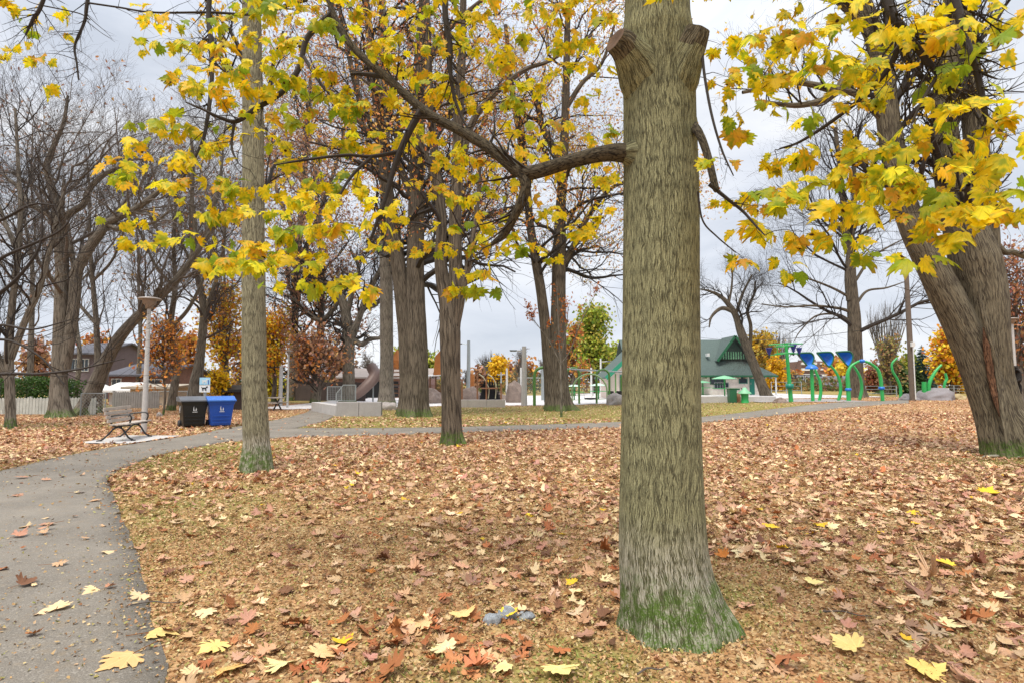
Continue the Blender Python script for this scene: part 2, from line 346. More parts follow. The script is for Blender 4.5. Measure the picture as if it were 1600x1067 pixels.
def leafmesh(name, tpl, cy, pos, tip, nrm, size, col, curl, m, parent=None, shift=None, stem=0.0):
    """n copies of a leaf outline in one mesh; every leaf bent its own way"""
    n = len(pos)
    if n == 0: return None
    O = np.array([(0, cy)]+list(tpl)); K = len(O)
    tip = unit(tip); nrm = unit(nrm-(nrm*tip).sum(1, keepdims=True)*tip); side = np.cross(tip, nrm)
    x, y = O[:, 0], O[:, 1]
    jx = rng.normal(0, .03, (n, K)); jx[:, 0] = 0
    X = x[None]*(1+.15*rng.normal(size=(n, 1)))+jx; Y = y[None]+jx*.7
    Z = curl[:, 0:1]*X**2*2+curl[:, 1:2]*(Y-.3)**2*1.5+curl[:, 2:3]*np.abs(X)+curl[:, 3:4]*X*Y*2
    s = size[:, None, None]
    V = pos[:, None, :]+s*(X[..., None]*side[:, None]+Y[..., None]*tip[:, None]+Z[..., None]*nrm[:, None])
    k = np.arange(K-1); T = np.stack([np.zeros(K-1, int), 1+k, 1+(k+1) % (K-1)], 1)
    T = (T[None]+np.arange(n)[:, None, None]*K).reshape(-1, 3)
    V = V.reshape(-1, 3); cc = np.ones((n, K, 4)); cc[..., :3] = col[:, None, :]
    lcc = np.stack([X, Y, 0*X], -1).reshape(-1, 3); r = rng.uniform(0, 50, (n, 1)); luv = np.stack([X+r, Y+r*.37, np.broadcast_to(r*1.3, X.shape)], -1)
    cc = cc.reshape(-1, 4); luv = luv.reshape(-1, 3); Q = None
    if stem:   # petiole: a thin blade from the leaf base
        a = pos; b = pos-tip*(size*stem)[:, None]+unitrand(n)*(size*.12)[:, None]; w = side*(size*.013)[:, None]; w2 = nrm*(size*.013)[:, None]
        PV = np.stack([a-w, a+w, b+w, b-w, a-w2, a+w2, b+w2, b-w2], 1).reshape(-1, 3)
        Q = (np.array([[0, 1, 2, 3], [4, 5, 6, 7]])[None]+len(V)+np.arange(n)[:, None, None]*8).reshape(-1, 4)
        V = np.vstack([V, PV]); pc = np.ones((n*8, 4)); pc[:, :3] = (.30, .12, .03)
        cc = np.vstack([cc, pc]); luv = np.vstack([luv, np.zeros((n*8, 3))+.1]); lcc = np.vstack([lcc, np.zeros((n*8, 3))+.3])
    return meshobj(name, V, Q, T, m, parent, True, {'Col': ('FLOAT_COLOR', cc), 'luv': ('FLOAT_VECTOR', luv), 'Lco': ('FLOAT_VECTOR', lcc)}, shift)
def pick(pal, w, n, jit=.12):
    pal = np.array(pal); w = np.array(w, float); w /= w.sum()
    c = pal[rng.choice(len(pal), n, p=w)]
    return np.clip(c*(1+jit*rng.normal(size=(n, 1)))*(1+jit*.4*rng.normal(size=(n, 3))), .005, .95)

# ------------------------------------------------------------- ground, paths, paving
def pip(poly, x, y):
    poly = np.asarray(poly); ins = np.zeros(np.shape(x), bool); j = len(poly)-1
    for i in range(len(poly)):
        xi, yi = poly[i][:2]; xj, yj = poly[j][:2]
        c = ((yi > y) != (yj > y)) & (x < (xj-xi)*(y-yi)/(yj-yi+1e-12)+xi); ins ^= c; j = i
    return ins
Lm = [(-2.2, -6), (-3.2, -2), (-4.6, 1.0), (-6.2, 3.6), (-7.7, 6.0), (-8.8, 8.4)]+[tuple(G(*p)[:2]) for p in [(0, 736), (100, 713), (180, 698), (240, 689), (300, 680), (345, 671), (400, 661), (440, 654), (476, 645), (486, 639)]]
Rm = [(.4, -6), (-.3, -2), (-1.15, 1.2), (-1.62, 2.5)]+[tuple(G(*p)[:2]) for p in [(254, 1067), (241, 975), (226, 905), (206, 850), (188, 800), (172, 762), (178, 740), (235, 715), (300, 700), (375, 686), (440, 673), (500, 660), (520, 651), (530, 641)]]
Lb = [tuple(G(*p)[:2]) for p in [(380, 676), (430, 671), (480, 669), (540, 669), (620, 668.5), (720, 667), (860, 663), (980, 658.5), (1100, 651), (1190, 641), (1260, 633), (1330, 627.5), (1420, 624.5)]]
Rb = [tuple(G(*p)[:2]) for p in [(360, 690), (430, 684.5), (480, 682.5), (540, 681), (620, 679), (720, 675.5), (860, 671), (980, 667), (1100, 660), (1190, 651), (1260, 644), (1330, 636), (1420, 630)]]
def resamp(P, n):
    P, _ = spline(np.c_[np.array(P), np.zeros(len(P))], 0, 8); P = P[:, :2]
    s = np.r_[0, np.cumsum(np.linalg.norm(np.diff(P, axis=0), axis=1))]; t = np.linspace(0, s[-1], n)
    return np.c_[np.interp(t, s, P[:, 0]), np.interp(t, s, P[:, 1])]
def strip(name, L, Rr, dz, m, n=260, k=12, rag=.03):
    L, Rr = resamp(L, n), resamp(Rr, n)
    d = unit(Rr-L); i = np.arange(n)
    wob = sum(np.sin(i*f+p)*a for f, p, a in ((.31, 1, .5), (.83, 2, .35), (1.9, 0, .3)))
    L = L-d*rag*wob[:, None]; Rr = Rr+d*rag*np.roll(wob, 17)[:, None]
    t = np.linspace(0, 1, k)[None, :, None]; P = L[:, None]*(1-t)+Rr[:, None]*t
    V = np.concatenate([P, (hgt(P[..., 0], P[..., 1])+dz)[..., None]], -1)
    V = np.concatenate([V[:, :1]-[0, 0, .05], V, V[:, -1:]-[0, 0, .05]], 1); k += 2
    b = (np.arange(n-1)[:, None]*k+np.arange(k-1)[None]); Q = np.stack([b, b+1, b+k+1, b+k], -1).reshape(-1, 4)
    o = meshobj(name, V, Q, None, m); o['kind'] = 'structure'
    return np.vstack([L, Rr[::-1]])
def gmask(x, y):
    """how much living grass grows (0..1)"""
    x = np.asarray(x, float); y = np.asarray(y, float); g = 0*x+.12
    g = np.maximum(g, .95*np.exp(-((x+7.0)/3.0)**2-((y-13)/4.0)**2))
    g = np.maximum(g, .56*np.exp(-((x+4.5)/2.5)**2-((y-7.5)/3.5)**2))
    yb = np.interp(x, [q[0] for q in Lb], [q[1] for q in Lb]); g = np.maximum(g, .95*sst(-1.2, .2, y-yb)*sst(45, 36, y)*sst(-14, -8, x)*sst(19, 14, x)*(y > 15))
    g = np.maximum(g, .9*np.exp(-((x+17)/7)**2-((y-21.5)/2.5)**2))
    g = np.maximum(g, .8*np.exp(-((x-.1)/.9)**2-((y-3.2)/.7)**2))
    g = np.maximum(g, .6*np.exp(-((x-1.6)/.7)**2-((y-4.6)/1.0)**2))
    g = np.maximum(g, .9*np.exp(-((x-10.2)/2.5)**2-((y-11.6)/1.2)**2))
    g = np.maximum(g, .5*np.exp(-((x+5.6)/2)**2-((y-12)/8)**2))
    g = np.where(y > 46, .62, g)
    return g
xs = np.r_[-900, -500, -250, -120, np.arange(-60, 60.1, .45), 120, 250, 500, 900]
ys = np.r_[-60, -20, np.arange(-8, 56, .45), np.arange(58, 130, 6), 160, 220, 320, 500, 800, 1400]
GX, GY = np.meshgrid(xs, ys, indexing='ij'); GZ = hgt(GX, GY)
GV = np.stack([GX, GY, GZ], -1); nx, ny = GX.shape
b = np.arange(nx-1)[:, None]*ny+np.arange(ny-1)[None]; Q = np.stack([b, b+ny, b+ny+1, b+1], -1).reshape(-1, 4)
gc = np.ones((nx*ny, 4)); gc[:, 0] = gmask(GX, GY).ravel()
m, nt, bs, out = newmat('park_ground'); co = coords(nt, kind='World')
vo = N(nt, 'ShaderNodeTexVoronoi', Scale=34.0); nt.links.new(co, vo.inputs['Vector'])
sep = N(nt, 'ShaderNodeSeparateColor'); nt.links.new(vo.outputs['Color'], sep.inputs[0])
c1 = ramp(nt, sep.outputs[0], [(0, (.17, .095, .04)), (.25, (.30, .175, .075)), (.5, (.39, .245, .11)), (.75, (.48, .32, .155)), (1, (.56, .42, .23))])
vo2 = N(nt, 'ShaderNodeTexVoronoi', Scale=9.0); nt.links.new(co, vo2.inputs['Vector'])
sep2 = N(nt, 'ShaderNodeSeparateColor'); nt.links.new(vo2.outputs['Color'], sep2.inputs[0])
c2 = ramp(nt, sep2.outputs[1], [(0, (.22, .09, .04)), (.35, (.40, .19, .09)), (.7, (.50, .28, .15)), (1, (.62, .44, .26))])
c1 = mixc(nt, .35, c1, c2)
at_ = N(nt, 'ShaderNodeAttribute'); at_.attribute_name = 'Col'; sg = N(nt, 'ShaderNodeSeparateColor'); nt.links.new(at_.outputs['Color'], sg.inputs[0])
gn = noise(nt, co, 1.6, 6, .7); gn2 = noise(nt, co, 45, 3)
gcol = ramp(nt, gn2.outputs[0], [(.3, (.13, .14, .03)), (.55, (.26, .25, .07)), (.8, (.42, .34, .13))])
gf = ramp(nt, mathn(nt, 'ADD', sg.outputs[0], mathn(nt, 'MULTIPLY', mathn(nt, 'SUBTRACT', gn.outputs[0], .5), 1.7)), [(.35, (0, 0, 0)), (.75, (.9, .9, .9))])
cc = mixc(nt, gf, c1, gcol); nl = noise(nt, co, .25, 3)
cc = mixc(nt, 1.0, cc, ramp(nt, nl.outputs[0], [(.3, (.82, .82, .82)), (.7, (1.12, 1.08, 1.05))]), 'MULTIPLY')
nt.links.new(cc, bs.inputs['Base Color']); bs.inputs['Roughness'].default_value = .95; bs.inputs['Specular IOR Level'].default_value = .1
bump(nt, bs, mathn(nt, 'ADD', gn2.outputs[0], sep.outputs[1]), .8, .012)
o = meshobj('ground', GV, Q, None, m, None, True, {'Col': ('FLOAT_COLOR', gc)}); o['kind'] = 'structure'
# asphalt
m, nt, bs, out = newmat('asphalt'); co = coords(nt, kind='World')
n1 = noise(nt, co, .9, 6, .65); n2 = noise(nt, co, 120, 3, .6); n3 = noise(nt, co, 9, 5, .7)
vo = N(nt, 'ShaderNodeTexVoronoi', Scale=90.0); nt.links.new(co, vo.inputs['Vector']); sv = N(nt, 'ShaderNodeSeparateColor'); nt.links.new(vo.outputs['Color'], sv.inputs[0])
c = ramp(nt, n1.outputs[0], [(.3, (.150, .132, .108)), (.5, (.20, .177, .146)), (.72, (.26, .23, .188))])
c = mixc(nt, 1.0, c, ramp(nt, n2.outputs[0], [(.35, (.62, .62, .62)), (.65, (1.3, 1.3, 1.3))]), 'MULTIPLY')
c = mixc(nt, ramp(nt, sv.outputs[0], [(.90, (0, 0, 0)), (.93, (.55, .55, .55))]), c, (.32, .29, .25))
c = mixc(nt, ramp(nt, n3.outputs[0], [(.52, (0, 0, 0)), (.72, (.55, .55, .55))]), c, (.24, .185, .12))
wn_ = noise(nt, co, 2.2, 4); vm = N(nt, 'ShaderNodeVectorMath'); vm.operation = 'MULTIPLY_ADD'; nt.links.new(wn_.outputs['Color'], vm.inputs[0]); vm.inputs[1].default_value = (.5, .5, 0); nt.links.new(co, vm.inputs[2])
vc = N(nt, 'ShaderNodeTexVoronoi', Scale=.42); vc.feature = 'DISTANCE_TO_EDGE'; nt.links.new(vm.outputs[0], vc.inputs['Vector'])
crk = mixc(nt, 1.0, ramp(nt, vc.outputs['Distance'], [(0, (1, 1, 1)), (.006, (0, 0, 0))]), ramp(nt, n1.outputs[0], [(.45, (0, 0, 0)), (.6, (.75, .75, .75))]), 'MULTIPLY')
c = mixc(nt, crk, c, (.07, .062, .055))
nst = noise(nt, co, .55, 5, .7); c = mixc(nt, ramp(nt, nst.outputs[0], [(.55, (0, 0, 0)), (.68, (.35, .35, .35))]), c, (.13, .12, .105))
nt.links.new(c, bs.inputs['Base Color']); bs.inputs['Roughness'].default_value = .9; bump(nt, bs, mathn(nt, 'ADD', n2.outputs[0], sv.outputs[1]), .7, .004)
P1 = strip('path', Lm, Rm, .016, m); P2 = strip('side_path', Lb, Rb, .022, m, n=300)
def sheet(name, pxs, dz, m, world=None):
    P = np.array(world if world is not None else [G(*p)[:2] for p in pxs]); x0, y0 = P.min(0); x1, y1 = P.max(0)
    g = np.meshgrid(np.linspace(x0, x1, 60), np.linspace(y0, y1, 60), indexing='ij'); X, Y = g
    cxm, cym = (X[1:, 1:]+X[:-1, :-1])/2, (Y[1:, 1:]+Y[:-1, :-1])/2; ok = pip(P, cxm, cym)
    b = np.arange(59)[:, None]*60+np.arange(59)[None]; Q = np.stack([b, b+60, b+61, b+1], -1)[ok]
    o = meshobj(name, np.stack([X, Y, hgt(X, Y)+dz], -1), Q, None, m); o['kind'] = 'structure'; return P
P3 = sheet('playground_paving', None, .03, mat('pale_paving', (.66, .63, .62), .85, .1, 1.5, .2, .004, kind='World'), world=[(-13, 34), (-3.2, 40.5), (9.2, 40.5), (16, 43), (30, 46), (30, 72), (-16, 72), (-16, 36)])
P4 = sheet('splash_pad', None, .035, mat('splash_surface', (.34, .31, .30), .85, .1, 1.5, .2, .004, kind='World'), world=[(14.8, 34.4), (22, 35.2), (23, 42), (14.5, 42)])
P5 = sheet('bench_pad', None, .030, M_conc, world=[(-11.45, 15.3), (-10.0, 15.2), (-9.9, 17.4), (-11.6, 17.5)])

# ------------------------------------------------------------- fallen leaves
CREAM, TAN, PINK, RUST, BRN, YEL = (.74, .57, .34), (.54, .345, .21), (.45, .25, .17), (.38, .145, .055), (.19, .09, .05), (.75, .50, .03)
PAL = [CREAM, TAN, PINK, RUST, BRN, YEL]
def litter_density(x, y):
    d = 52+26*sst(4.2, 6.5, y)+0*x
    lo_ = sst(.6, -1.6, x+.12*(y-6))*sst(11, 7, y); d = d*(1-lo_)+22*lo_
    d = np.where((np.abs(x-.2) < .9) & (y < 3.9), 9, d); d = np.where((x > 1.0) & (x < 2.3) & (y < 5.2), 12, d)
    d = d*(1-.62*sst(.35, .9, gmask(x, y)))
    cl = np.sin(x*1.3+2*np.sin(y*.7))*np.sin(y*1.1+1.5*np.sin(x*.9)); d = d*(1+.35*cl)
    d = np.where((gmask(x, y) > .5) & (y > 17), d*1.3, d); d = np.where(x < -10, d*1.2, d)
    d = np.where(np.exp(-((x+.75)/1.0)**2-((y-3.6)/.5)**2) > .4, 60, d)
    pth = pip(P1, x, y) | pip(P2, x, y); d = np.where(pth, 1.1+.9*(y > 12), d)
    d = np.where(pip(P3, x, y) | pip(P4, x, y) | pip(P5, x, y), .5, d)
    rr = np.hypot(x-1.09, y-3.9); d = d*(1+1.2*np.exp(-((rr-.52)/.16)**2)); d = d*(1+1.5*np.exp(-(np.hypot(x+4.6, y-10.5)/.7)**2))
    d = np.where(rr < .45, 0, d)
    return d
def scatter(n, y0, y1, dens, half=.97, x0=1.5):
    area = ((half*y1+x0)+(half*y0+x0))*(y1-y0); n = int(n*area)
    Y = y0+(y1-y0)*rng.random(n*2); keep = rng.random(n*2) < (half*Y+x0)/(half*y1+x0); Y = Y[keep]
    X = (rng.random(len(Y))*2-1)*(half*Y+x0)
    return X, Y
def make_litter(name, tplm, tplo, y0, y1, kd, label, lod):
    mx = 118; X, Y = scatter(mx*kd, y0, y1, mx)
    k = rng.random(len(X))*mx < litter_density(X, Y); X, Y = X[k], Y[k]; n = len(X)
    sz = np.where(rng.random(n) < .6, rng.uniform(.05, .095, n), rng.uniform(.09, .145, n))
    pos = np.stack([X, Y, hgt(X, Y)+.012+rng.uniform(0, .022, n)+.012*pip(P1, X, Y)], -1)
    th = rng.uniform(0, 2*math.pi, n); tip = np.stack([np.cos(th), np.sin(th), rng.normal(0, .16, n)], -1)
    nrm = np.stack([rng.normal(0, .20, n), rng.normal(0, .20, n), np.ones(n)], -1)
    oak = rng.random(n) < .58
    w1, w2 = [.30, .38, .18, .07, .07, .012], [.09, .34, .31, .13, .13, 0]
    curl = np.stack([rng.normal(.25, .35, n), rng.normal(.1, .3, n), rng.normal(-.05, .2, n), rng.normal(0, .3, n)], -1)
    cm = pick(PAL, w1, n); co_ = pick(PAL, w2, n)
    pile = np.exp(-((X+.75)/1.1)**2-((Y-3.6)/.55)**2) > .35; pile &= rng.random(n) < .6; co_ = np.where(pile[:, None], pick([RUST, (.46, .20, .09), BRN, TAN], [4, 3, 1.2, 1.5], n), co_); oak |= pile; sz = np.where(pile, sz*1.3, sz)
    col = np.where(oak[:, None], co_, cm)
    K1 = len(tplm)+1; parts = []
    a = leafmesh(name, tplm, .28, pos[~oak], tip[~oak], nrm[~oak], sz[~oak], col[~oak], curl[~oak], M_fall, stem=.5 if lod else 0)
    b2 = leafmesh(name, tplo, .5, pos[oak], tip[oak], nrm[oak], sz[oak]*1.15, col[oak], curl[oak], M_fall)
    for o_, l_ in ((a, 'maple'), (b2, 'oak')): tag(o_, label % l_, 'leaf litter', kind='stuff')
make_litter('fallen_leaves', MAPLE, OAK, 1.8, 10, 1, 'dry %s leaves strewn thickly over the near lawn', 1)
make_litter('fallen_leaves', STAR, OAKS, 10, 26, 1, 'carpet of faded %s leaves across the middle of the park lawn', 0)
make_litter('fallen_leaves', STAR[::2], OAKS[::2], 26, 46, .7, 'thin far spread of fallen %s leaves toward the playground', 0)
# crumbs of broken leaf close to the camera
X, Y = scatter(1500, 1.8, 6.5, 0); X2, Y2 = scatter(420, 6.5, 14, 0); X = np.r_[X, X2]; Y = np.r_[Y, Y2]; far = np.r_[np.zeros(len(X)-len(X2)), np.ones(len(X2))]
ed = np.min(np.hypot(X[:, None]-P1[None, ::2, 0], Y[:, None]-P1[None, ::2, 1]), axis=1)
k = ~pip(P1, X, Y) | (rng.random(len(X)) < .035+.75*np.exp(-ed/.07)+.10*np.exp(-((X+2.7)/.8)**2-((Y-4.0)/.8)**2)); k &= ((X-1.09)**2+(Y-3.9)**2) > .10; X, Y, far = X[k], Y[k], far[k]; n = len(X)
th = rng.uniform(0, 6.28, n)
leafmesh_o = leafmesh('leaf_crumbs', BIT, .45, np.stack([X, Y, hgt(X, Y)+.008+.012*pip(P1, X, Y)+rng.uniform(0, .01, n)], -1), np.stack([np.cos(th), np.sin(th), rng.normal(0, .35, n)], -1),
    np.stack([rng.normal(0, .5, n), rng.normal(0, .5, n), np.ones(n)], -1), rng.uniform(.012, .034, n)*(1+.5*far),
    pick([(.52, .38, .20), (.42, .26, .12), (.30, .16, .07), (.14, .08, .04), (.30, .28, .09), (.58, .46, .26)], [2, 3, 2, 1.3, 1.6, 1.2], n), rng.normal(0, .4, (n, 4)), M_fall)
tag(leafmesh_o, 'broken brown leaf crumbs covering the soil near the camera', 'leaf crumbs', kind='stuff')
# short grass
X, Y = scatter(1500, 1.8, 8, 0); X2, Y2 = scatter(520, 8, 20, 0); X = np.r_[X, X2]; Y = np.r_[Y, Y2]
cl = .5+.5*np.sin(X*5+2*np.sin(Y*3))*np.sin(Y*4.3+np.sin(X*6)); k = (rng.random(len(X)) < gmask(X, Y)*cl*.8) & ~pip(P1, X, Y) & ~pip(P2, X, Y); X, Y = X[k], Y[k]; n = len(X)
th = rng.uniform(0, 6.28, n)
g_ = leafmesh('grass', [(-.07, 0), (.07, 0), (.03, .6), (0, 1)], .3, np.stack([X, Y, hgt(X, Y)], -1), np.stack([np.cos(th)*.8, np.sin(th)*.8, rng.uniform(.3, 1.0, n)], -1),
    unitrand(n), rng.uniform(.025, .055, n), pick([(.13, .19, .03), (.22, .24, .06), (.36, .31, .12)], [1.5, 2.5, 1.5], n), rng.normal(0, .2, (n, 4)), M_fall)
tag(g_, 'short thin grass growing through the fallen leaves', 'grass', kind='stuff')
# single leaves that stand out
SING = [
 (88, 958, 'm', CREAM, .15, 'pale cream maple leaf alone on the asphalt, left edge of the photo'), (30, 920, 'm', BRN, .13, 'curled dark brown leaf on the asphalt at the left frame edge'),
 (150, 925, 'm', CREAM, .10, 'small pale yellow leaf lying in the middle of the near asphalt'), (232, 996, 'm', (.70, .52, .20), .17, 'golden maple leaf on the asphalt edge above the biggest tan one'),
 (207, 1030, 'm', (.66, .44, .20), .19, 'large tan maple leaf with a red stalk on the near asphalt'), (80, 887, 'o', TAN, .12, 'narrow tan oak leaf across the asphalt midway up the near path'),
 (163, 868, 'm', CREAM, .10, 'thin pale leaf on the asphalt close to its curved edge'), (70, 838, 'o', TAN, .11, 'small curled brown leaf in the centre of the path'),
 (140, 845, 'o', TAN, .08, 'tiny tan leaf near the inner curve of the asphalt'), (85, 821, 'o', PINK, .14, 'long flat brown leaf lying across the path left of centre'),
 (20, 778, 'o', PINK, .17, 'reddish oak leaves pair at the left side of the path'), (45, 747, 'o', PINK, .20, 'broad pinkish oak leaf on the path where it nears the left frame'),
 (115, 772, 'o', PINK, .14, 'pinkish leaf on the path just before the bend'), (150, 785, 'm', TAN, .13, 'tan maple leaf beside the outer bend of the lawn edge'),
 (322, 958, 'm', CREAM, .14, 'cream maple leaf on the grass right of the asphalt edge'), (345, 1010, 'm', (.76, .58, .22), .15, 'golden cream maple leaf on the grass near the bottom left'),
 (345, 975, 'o', BRN, .13, 'dark brown oak leaf next to a cream one on the left lawn'), (450, 1045, 'm', (.78, .66, .32), .15, 'pale yellow maple leaf at the bottom of the lawn left of centre'),
 (490, 1030, 'm', (.72, .5, .26), .16, 'peach maple leaf overlapping its neighbour at the bottom of the lawn'), (350, 1058, 'm', (.7, .44, .16), .19, 'big orange tan maple leaf cut by the bottom frame edge'),
 (700, 903+120, 'm', (.74, .62, .36), .15, 'cream leaf below the grey rock near the bottom centre'), (793, 1044, 'm', (.8, .68, .32), .14, 'bright pale maple leaf on the grass below the rock'),
 (870, 1050, 'm', (.82, .7, .28), .16, 'pale yellow maple leaf left of the big trunk near the bottom edge'), (672, 978, 'm', (.72, .50, .26), .18, 'peach maple leaf left of the grey rock'),
 (722, 970, 'm', (.74, .54, .24), .15, 'tan gold maple leaf just left of the grey rock'), (790, 969, 'm', (.85, .62, .05), .11, 'bright yellow leaf touching the front of the grey rock'),
 (898, 931, 'm', (.78, .64, .34), .17, 'wide cream maple leaf between the rock and the big trunk'), (898, 917, 'm', YEL, .09, 'small vivid yellow leaf left of the big trunk'),
 (578, 895, 'o', (.45, .17, .03), .12, 'curled orange oak leaf standing up left of the rock'), (1135, 877, 'o', (.48, .17, .03), .13, 'rolled orange brown leaf right of the big trunk'),
 (1203, 828, 'm', YEL, .14, 'vivid yellow leaf on the lawn right of the big trunk'), (1278, 822, 'm', YEL, .12, 'vivid yellow leaf, second right of the big trunk'),
 (1542, 773, 'm', YEL, .22, 'vivid yellow spotted leaf in front of the right twin trunk'), (1420, 803, 'm', YEL, .15, 'small yellow leaf on the lawn below the right twin trunk'),
 (1490, 889, 'm', (.8, .58, .06), .16, 'yellow leaf with a dark spot on the right lawn'), (1262, 915, 'm', (.8, .68, .28), .13, 'pale yellow leaf low on the lawn between both trunks'),
 (1340, 1022, 'm', (.72, .56, .22), .16, 'tan yellow leaf near the bottom right of the lawn'), (1430, 1055, 'm', (.78, .58, .18), .19, 'large golden leaf cut by the bottom edge on the right'),
 (1205, 1040, 'o', (.36, .14, .06), .20, 'rust brown oak leaf right of the big trunk at the bottom'), (1500, 905, 'o', (.42, .17, .06), .20, 'long rust oak leaf on the right side of the lawn'),
 (1305, 935, 'o', (.46, .17, .04), .15, 'rolled orange brown leaf on the right lawn'), (1470, 978, 'm', (.78, .68, .36), .13, 'pale maple leaf right of the bottom centre of the right lawn')]
for (px, py, kd, cl, sz, lab) in SING:
    p = G(px, py); p[2] += .035; r = np.random.default_rng(int(px*7+py)); th = r.uniform(0, 6.28)
    o = leafmesh('fallen_maple_leaf' if kd == 'm' else 'fallen_oak_leaf', MAPLE if kd == 'm' else OAK, .28 if kd == 'm' else .5, np.zeros((1, 3)), np.array([[math.cos(th), math.sin(th), r.normal(0, .1)]]),
        np.array([[r.normal(0, .2), r.normal(0, .10)-.05, 1]]), np.array([sz*1.1]), np.array([cl]), np.array([[.12*r.normal(), .18*r.normal(), .02*r.normal(), .08*r.normal()]]) if 'roll' not in lab and 'curl' not in lab else np.array([[.45, .2, .12, .1]]), M_fall, stem=.6)
    o.location = [float(v) for v in p]; tag(o, lab, 'fallen leaf', 'single leaves lying on path and lawn')

# ------------------------------------------------------------- tree growing
def grow(par, n, L, ang, up, wig, rf=.55, K=6, t0=.15, t1=1.0, rmin=.004, w=None, sag=0.0, tp=1.0):
    """par=(P(n,K,3),R(n,K)) -> n children branching off; returns (P,R)"""
    P0, R0 = par; m, Kp = R0.shape
    ln = np.linalg.norm(P0[:, -1]-P0[:, 0], axis=1) if w is None else w
    i = rng.choice(m, n, p=ln/ln.sum()); t = (t0+(t1-t0)*rng.random(n)**tp)*(Kp-1); j = np.minimum(t.astype(int), Kp-2); f = (t-j)[:, None]
    S = P0[i, j]*(1-f)+P0[i, j+1]*f; r = R0[i, j]*(1-f[:, 0])+R0[i, j+1]*f[:, 0]; D = unit(P0[i, j+1]-P0[i, j])
    q = unit(np.cross(D, unitrand(n))); a = R_(ang)*(1+.25*rng.normal(size=(n, 1)))
    d = unit(D*np.cos(a)+q*np.sin(a)+np.array([0, 0, up]))
    le = rng.uniform(L[0], L[1], n)*(1-.45*t/(Kp-1)); P = [S]; cur = d
    for k in range(K-1):
        P.append(P[-1]+cur*(le/(K-1))[:, None]); cur = unit(cur+wig*rng.normal(size=(n, 3))+np.array([0, 0, up*.3-sag]))
    Pn = np.stack(P, 1); rr = np.maximum(r*rf, rmin)[:, None]*np.linspace(1, .28, K)[None]
    return Pn, np.maximum(rr, rmin*.5)
def pack(lst, K=24):
    P = []; Rr = []
    for pts, r in lst:
        a, b = spline(pts, r, 8); s = np.linspace(0, len(a)-1, K); ii = np.arange(len(a))
        P.append(np.stack([np.interp(s, ii, a[:, k]) for k in range(3)], 1)); Rr.append(np.interp(s, ii, b))
    return np.array(P), np.array(Rr)
def joinm(name, levels, m, parent, shift, attr=True):
    Vs, Qs, Us, n = [], [], [], 0
    for (P, R, S) in levels:
        V, Q, U = tubes(P, R, S); Vs.append(V); Qs.append(Q+n); Us.append(U); n += len(V)
    return meshobj(name, np.vstack(Vs), np.vstack(Qs), None, m, parent, True, {'bco': ('FLOAT_VECTOR', np.vstack(Us))}, shift)
def flare(pts, r, base_r, lobes=5, seed=0, S=48, hf=.55, amt=.35, rough=.02):
    """high-resolution trunk mesh with root flare lobes and lumps"""
    P, R = spline(pts, r, 14); z0 = P[0, 2]; a = np.arange(S+1)*2*math.pi/S+math.pi/2; rs = np.random.default_rng(seed)
    hz = (P[:, 2]-z0)[:, None]; fl = np.exp(-np.maximum(hz, 0)/hf)
    lb = 1+fl*amt*(.35+.5*np.cos(lobes*a[None]+rs.uniform(0, 6)+1.2*fl)+.35*np.cos((lobes-2)*a[None]+rs.uniform(0, 6)))
    lb = lb*(1+rough*np.sin(a[None]*3+hz*1.1)+rough*.8*np.sin(a[None]*7+hz*2.3+1)+rough*.5*np.sin(a[None]*13-hz*3))
    V, Q, U = tubes(P[None], R[None], S, lb[None])
    return V, Q, U
KD = 1.5
